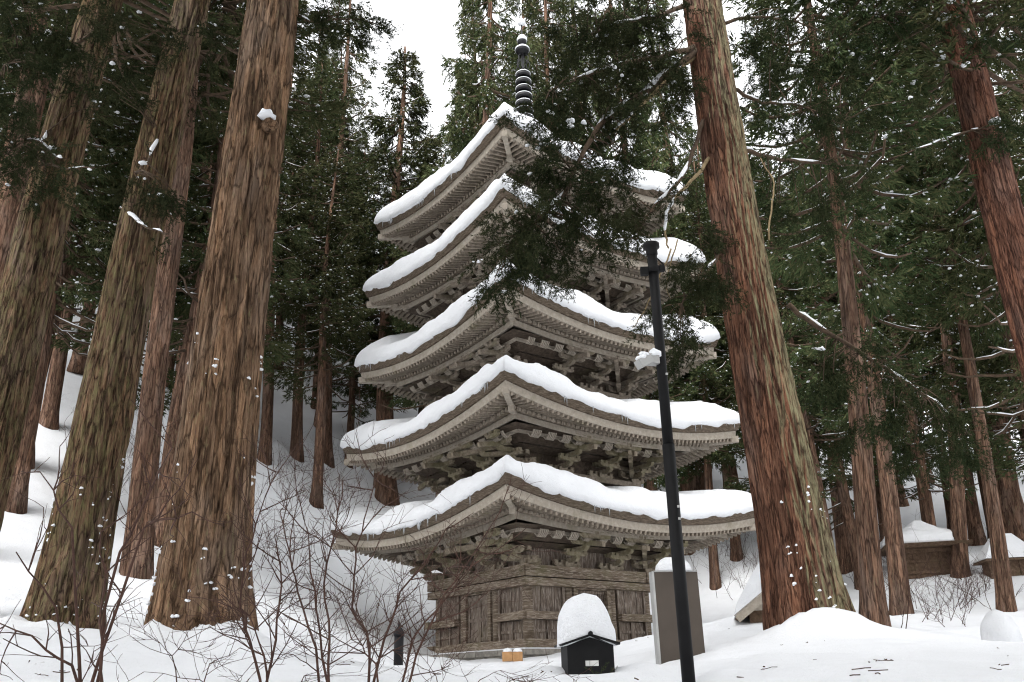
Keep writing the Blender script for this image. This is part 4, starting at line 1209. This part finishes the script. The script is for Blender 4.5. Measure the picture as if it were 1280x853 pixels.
mb = MB(); V, Fa = sprays([np.array((.12, -.42, .06)), np.array((.05, -.45, .05)), np.array((.18, -.4, .05))], [(.2, -.3, .5), (-.3, -.2, .4), (.5, -.2, .3)], [.14, .13, .12], np.random.default_rng(3))
so = to_obj('cedar_sprig', V, Fa, M['leaf_near'], None); so.location = bxr.location; so.location.z += .05
tag(so, 'small green cedar sprig on the snow at the foot of the black box', 'sprig')

# notice cabinet seen from behind
p = U(852, 821, 15); mpx = depth(p) / F
sg = empty('notice_cabinet', (p.x, p.y, p.z - .16), math.radians(8), 'plain brown metal notice cabinet with a rounded cap of snow behind the lamp pole', 'notice board')
w, h = 58 * mpx, 103 * mpx + .1
mb = MB(); mb.box((0, 0, h / 2 + .05), (w, .16, h)); pnl = mb.build('panel', M['sign'], sg)
mb = MB(); mb.box((-w / 2 - .018, 0, h / 2 + .05), (.035, .19, h + .02)); mb.box((0, -.0, h + .062), (w - .01, .19, .022)); mb.build('edge_trim', M['signside'], sg)
mb = MB()
for z in (.22, .5, .8): mb.box((.1, -.09, h * z + .05), (.05, .02, .14))
mb.build('hinge', M['black'], pnl)
for s in (-1, 1):
    mb = MB(); mb.tube([(s * w * .4, .0, -1.0), (s * w * .4, .0, .06)], .04, 8); mb.build('leg', M['sign'], sg)
def cap(t, a): 
    r = (1 - t ** 2.5) ** .5; return r * math.cos(a) * (w / 2 - .02) * .88 - .0, r * math.sin(a) * .2, h + .07 + t * 18 * mpx
snow_dome(cap, seed=5, amp=.03).build('snow_cap', M['rsnow'], sg)

# black lamp pole
pt = U(814, 308, 8.2); pb = U(861, 856, 8.2)
gz = g(pb.x, pb.y)
lp = empty('lamp_pole', (pb.x, pb.y, gz), 0, 'tall slim black metal pole with snowy spotlight and flat cap before the pagoda', 'lamp pole')
H = pt.z - gz; dx = (pt.x - pb.x) / (pt.z - pb.z)
mb = MB(); mb.tube([(0, 0, -.3), (dx * 2.2, 0, 2.2)], .06, 20); mb.tube([(dx * 2.2, 0, 2.2), (dx * (H - .03), 0, H - .03)], .052, 20); mb.build('pole', M['black'], lp)
mb = MB(); mb.lathe([(.05, -.12), (.062, -.1), (.062, -.03), (.088, -.02), (.09, .02), (.06, .04), (.0, .045)], 20, (dx * H, 0, H)); mb.build('pole_cap', M['black'], lp)
zc_ = U(820, 338, 8.2).z - gz
mb = MB(); mb.lathe([(.075, -.03), (.075, .03)], 16, (dx * zc_, 0, zc_)); mb.box((dx * zc_ - .1, -.02, zc_ - .02), (.08, .05, .09)); mb.box((dx * zc_ + .09, -.02, zc_ + .01), (.05, .05, .07))
mb.tube([(dx * H + .05, -.02, H - .16), (dx * H + .11, -.03, H - .24), (dx * H + .12, -.03, H - .33), (dx * zc_ + .09, -.02, zc_ + .03)], .008, 6)
mb.build('clamp', M['black'], lp)
mb = MB(); e = .058
for v in (470, 635, 650):
    z = U(830, v, 8.2).z - gz; mb.box((dx * z + .035, -e, z), (.022, .012, .022))
mb.build('bolt', M['signside'], lp)
zs = U(824, 448, 8.2).z - gz
mb = MB(); mb.beam((dx * zs, 0, zs - .04), (dx * zs - .14, -.03, zs - .05), .03, .03); mb.box((dx * zs - .1, -.04, zs - .03), (.13, .1, .1), .2)
mb.beam((dx * zs - .12, -.05, zs - .02), (dx * zs - .25, -.1, zs - .1), .11, .09)
spt = mb.build('spotlight', M['signside'], lp)
V, Fa = blobs(np.array([(dx * zs - .08, -.04, zs + .02), (dx * zs - .17, -.07, zs + .0), (dx * zs - .22, -.09, zs - .04)]), [.075, .06, .055], np.random.default_rng(8), .8, 1.0)
to_obj('spotlight_snow', V, Fa, M['lsnow'], spt, True)

# dark pointed post left of the pagoda
p = hit(498, 826, 12) or U(498, 826, 22); p = U(498, 826, 21); mpx = depth(p) / F
po = empty('pointed_post', (p.x, p.y, p.z - .1), 0, 'short dark post with a pointed cap beside the stone platform', 'post')
mb = MB(); r = 6 * mpx; hh = 32 * mpx + .1; mb.lathe([(r, 0), (r, hh - .04)], 10); mb.build('shaft', M['iron'], po)
mb = MB(); mb.lathe([(r * 1.15, hh - .05), (r * 1.15, hh + .02), (r * .6, hh + .12), (r * .28, hh + .15), (r * .3, hh + .2), (0, hh + .28)], 10); mb.build('cap', M['iron'], po)

# pair of fresh wooden blocks with snow
for q, (u, lab) in enumerate(((634.5, 'fresh orange wooden block with snow on top, nearer the pagoda corner left one of two'), (647, 'fresh orange wooden block with snow on top, the one nearer the black box of two'))):
    p = U(u, 820, 27); mpx = depth(p) / F
    bo_ = empty('wooden_block', (p.x, p.y, p.z - .12), math.radians(-4), lab, 'wooden block', 'pair of wooden blocks before the pagoda')
    mb = MB(); mb.box((0, 0, 4 * mpx), (12 * mpx, .35, 7 * mpx + .1)); mb.build('block', M['newwood'], bo_)
    def cp(t, a, mpx=mpx): r = (1 - t ** 2.2) ** .5; return r * math.cos(a) * 6 * mpx, r * math.sin(a) * .18, 7.4 * mpx + .05 + t * .12
    snow_dome(cp, 16, 6, 2 + q, .02).build('snow_cap', M['lsnow'], bo_)

# gabled roof end behind the big cedar
p = U(968, 772, 21); mpx = depth(p) / F
hu = empty('small_roofed_shelter', (p.x, p.y, p.z - .2), math.radians(-12), 'small snow laden gabled roof peeping out behind the big two-coloured cedar', 'shelter')
mb = MB(); W2, Lr = 46 * mpx, 2.0; ap = 34 * mpx + .2
for s in (-1, 1):
    mb.beam((0, .6, ap), (s * W2, .6, .2), 1.8, .07)
mb.build('roof', M['shrine'], hu)
mb = MB()
for s in (-1, 1): mb.beam((s * -.02, -.33, ap - .02), (s * W2, -.33, .18), .06, .2)
mb.beam((-W2 * .6, -.28, .42), (W2 * .6, -.28, .42), .08, .14); mb.build('barge_board', M['wood_board'], hu)
mb = MB(); mb.box((0, .6, .0), (W2 * 1.3, 1.5, .9)); mb.build('wall', M['shrine'], hu)
pr = [(-W2 - .05, .22), (-W2 * .95, .55), (-W2 * .5, ap + .3), (-.1, ap + .75), (.1, ap + .75), (W2 * .5, ap + .3), (W2 * .95, .55), (W2 + .05, .22), (0, ap + .05)]
mb = MB(); n = len(pr); vs = [(x, -.36, z) for x, z in pr] + [(x, 1.55, z) for x, z in pr]
mb.add(vs, [(0, 1, 2, 8), (2, 3, 4, 8), (4, 5, 8), (5, 6, 7, 8), (17, 11, 10, 9), (17, 13, 12, 11), (17, 14, 13), (17, 16, 15, 14)] + [(i, i + n, (i + 1) % n + n, (i + 1) % n) for i in range(n)], 0, False)
mb.build('snow_cap', M['rsnow'], hu)

# little shrine in the trees
p = hit(1158, 716, 20) or U(1158, 716, 44); mpx = depth(p) / F
sh = empty('small_shrine', (p.x, p.y, p.z - .5), math.radians(-14), 'small old wooden shrine with snowy pyramid roof among the trees', 'shrine')
w, h = 58 * mpx, 27 * mpx + .5
mb = MB(); mb.box((0, 0, h / 2), (w, w * .8, h))
for q in range(5): mb.box((-w / 2 + w * q / 4, -w * .4, h / 2), (.14, .12, h))
mb.box((0, -w * .4 - .03, h * .62), (w + .1, .1, .14)); mb.box((0, -w * .4 - .03, h * .28), (w + .1, .1, .14)); mb.box((0, 0, h - .12), (w + .25, w * .8 + .25, .2))
mb.build('wall', M['shrine'], sh)
mb = MB(); ho = 50 * mpx; hh = 17 * mpx
def pyr(mb, o, z0, z1, ti, zz=0):
    vs = [(-o, -o * .85, z0), (o, -o * .85, z0), (o, o * .85, z0), (-o, o * .85, z0), (-ti, -ti, z1), (ti, -ti, z1), (ti, ti, z1), (-ti, ti, z1)]
    mb.add(vs, [(3, 2, 1, 0), (0, 1, 5, 4), (1, 2, 6, 5), (2, 3, 7, 6), (3, 0, 4, 7), (4, 5, 6, 7)])
pyr(mb, ho, h, h + .16, ho * .98); mb.build('roof', M['shrine'], sh)
def shsnow(t, a):
    q = max(abs(math.cos(a)), abs(math.sin(a))) ; k = min(1 / q, 1.3)
    r = (1 - t) * ho + t * .35 if t < .9 else .35 * (1 - t) / .1
    return r * math.cos(a) * k, r * math.sin(a) * k * .85, h + .17 + (.35 * min(1, t * 8)) + (t if t < .9 else .9) * hh * 1.1 + (.35 * (1 - ((1 - t) / .1) ** 2) ** .5 if t >= .9 else 0)
snow_dome(shsnow, 40, 24, 9, .08).build('snow_cap', M['rsnow'], sh)
mb = MB(); mb.lathe([(.5, 0), (.55, .12), (.35, .3), (.3, .5), (.0, .6)], 12, (0, 0, h + .17 + hh * .95)); mb.build('roof_knob', M['shrine'], sh)

# hut roof right of the shrine
p = U(1262, 712, 41); mpx = depth(p) / F
le = empty('small_hut', (p.x, p.y, p.z - .6), math.radians(-10), 'low hut with one steep snowy roof slope at the photo edge beyond the shrine', 'hut')
w, h = 31 * mpx, 9 * mpx + .6
mb = MB(); mb.box((0, 0, h / 2), (w * 1.7, w * 1.0, h))
for q in range(4): mb.box((-w * .85 + w * 1.7 * q / 3, -w * .5, h / 2), (.14, .1, h))
mb.build('wall', M['shrine'], le)
def slope(mb, o, z0, z1, tx, zz):
    vs = [(-o, -o * .8, z0), (o, -o * .8, z0), (o, o * .8, z0), (-o, o * .8, z0), (-tx, -.05, z1), (tx, -.05, z1), (tx, .05, z1), (-tx, .05, z1)]
    mb.add(vs, [(3, 2, 1, 0), (0, 1, 5, 4), (1, 2, 6, 5), (2, 3, 7, 6), (3, 0, 4, 7), (4, 5, 6, 7)])
mb = MB(); slope(mb, w * 1.1, h, h + 28 * mpx, w * .35, 0); mb.build('roof', M['shrine'], le)
mb = MB(); slope(mb, w * 1.08, h + .1, h + 35 * mpx, w * .36, 0); mb.build('snow_cap', M['rsnow'], le)

# snow covered stone at the right
p = U(1256, 809, 20); mpx = depth(p) / F
sn = empty('snow_covered_stone', (p.x, p.y, min(p.z, g(p.x, p.y)) - .12), 0, 'standing stone wholly capped in a tall grey white mound of snow', 'stone')
w = 24 * mpx; hh = 46 * mpx + .1
mb = MB(); mb.lathe([(w * .9, -.2), (w * .85, .14), (w * .6, hh * .7), (.05, hh * .75)], 10); mb.build('stone', M['stone'], sn)
def mound(t, a): r = (1 - t ** 2.6) ** .5 * w * (1 + .06 * math.sin(3 * a)); return r * math.cos(a) + .1 * t * -w, r * math.sin(a), .02 + t * hh
snow_dome(mound, 32, 14, 13, .06).build('snow_cover', M['rsnow'], sn)

# ---------------------------------------------------------------- light
wd = bpy.data.worlds.new('World'); S.world = wd; wd.use_nodes = True
nt = wd.node_tree; bg = nt.nodes['Background']
sky = nt.nodes.new('ShaderNodeTexSky'); sky.sky_type = 'NISHITA'; sky.sun_disc = False
SE, SR = math.radians(50), math.radians(212)
sky.sun_elevation = SE; sky.sun_rotation = SR; sky.air_density = 1.5; sky.dust_density = 6
hs = nt.nodes.new('ShaderNodeHueSaturation'); hs.inputs['Saturation'].default_value = .08; hs.inputs['Value'].default_value = 1
nt.links.new(sky.outputs[0], hs.inputs['Color']); mx = nt.nodes.new('ShaderNodeMix'); mx.data_type = 'RGBA'; mx.inputs[0].default_value = .7
mx.inputs[7].default_value = (4.15, 4.2, 4.3, 1)
nt.links.new(hs.outputs[0], mx.inputs[6]); nt.links.new(mx.outputs[2], bg.inputs['Color'])
bg.inputs['Strength'].default_value = .15
sun = bpy.data.objects.new('sun', bpy.data.lights.new('sun', 'SUN')); COL.objects.link(sun)
sun.data.energy = .7; sun.data.angle = math.radians(40); sun.data.color = (1, .975, .94)
d = Vector((math.sin(SR) * math.cos(SE), math.cos(SR) * math.cos(SE), math.sin(SE)))
sun.rotation_euler = d.to_track_quat('Z', 'Y').to_euler()
S.view_settings.view_transform = 'Standard'; S.view_settings.look = 'None'; S.view_settings.gamma = 1
S.view_settings.exposure = 1.97
S.cycles.max_bounces = 6; S.cycles.diffuse_bounces = 4; S.cycles.use_denoising = True; S.cycles.denoiser = 'OPENIMAGEDENOISE'; S.cycles.denoising_input_passes = 'RGB_ALBEDO_NORMAL'; S.cycles.denoising_prefilter = 'NONE'; S.cycles.pixel_filter_type = 'BLACKMAN_HARRIS'; S.cycles.filter_width = 1.15
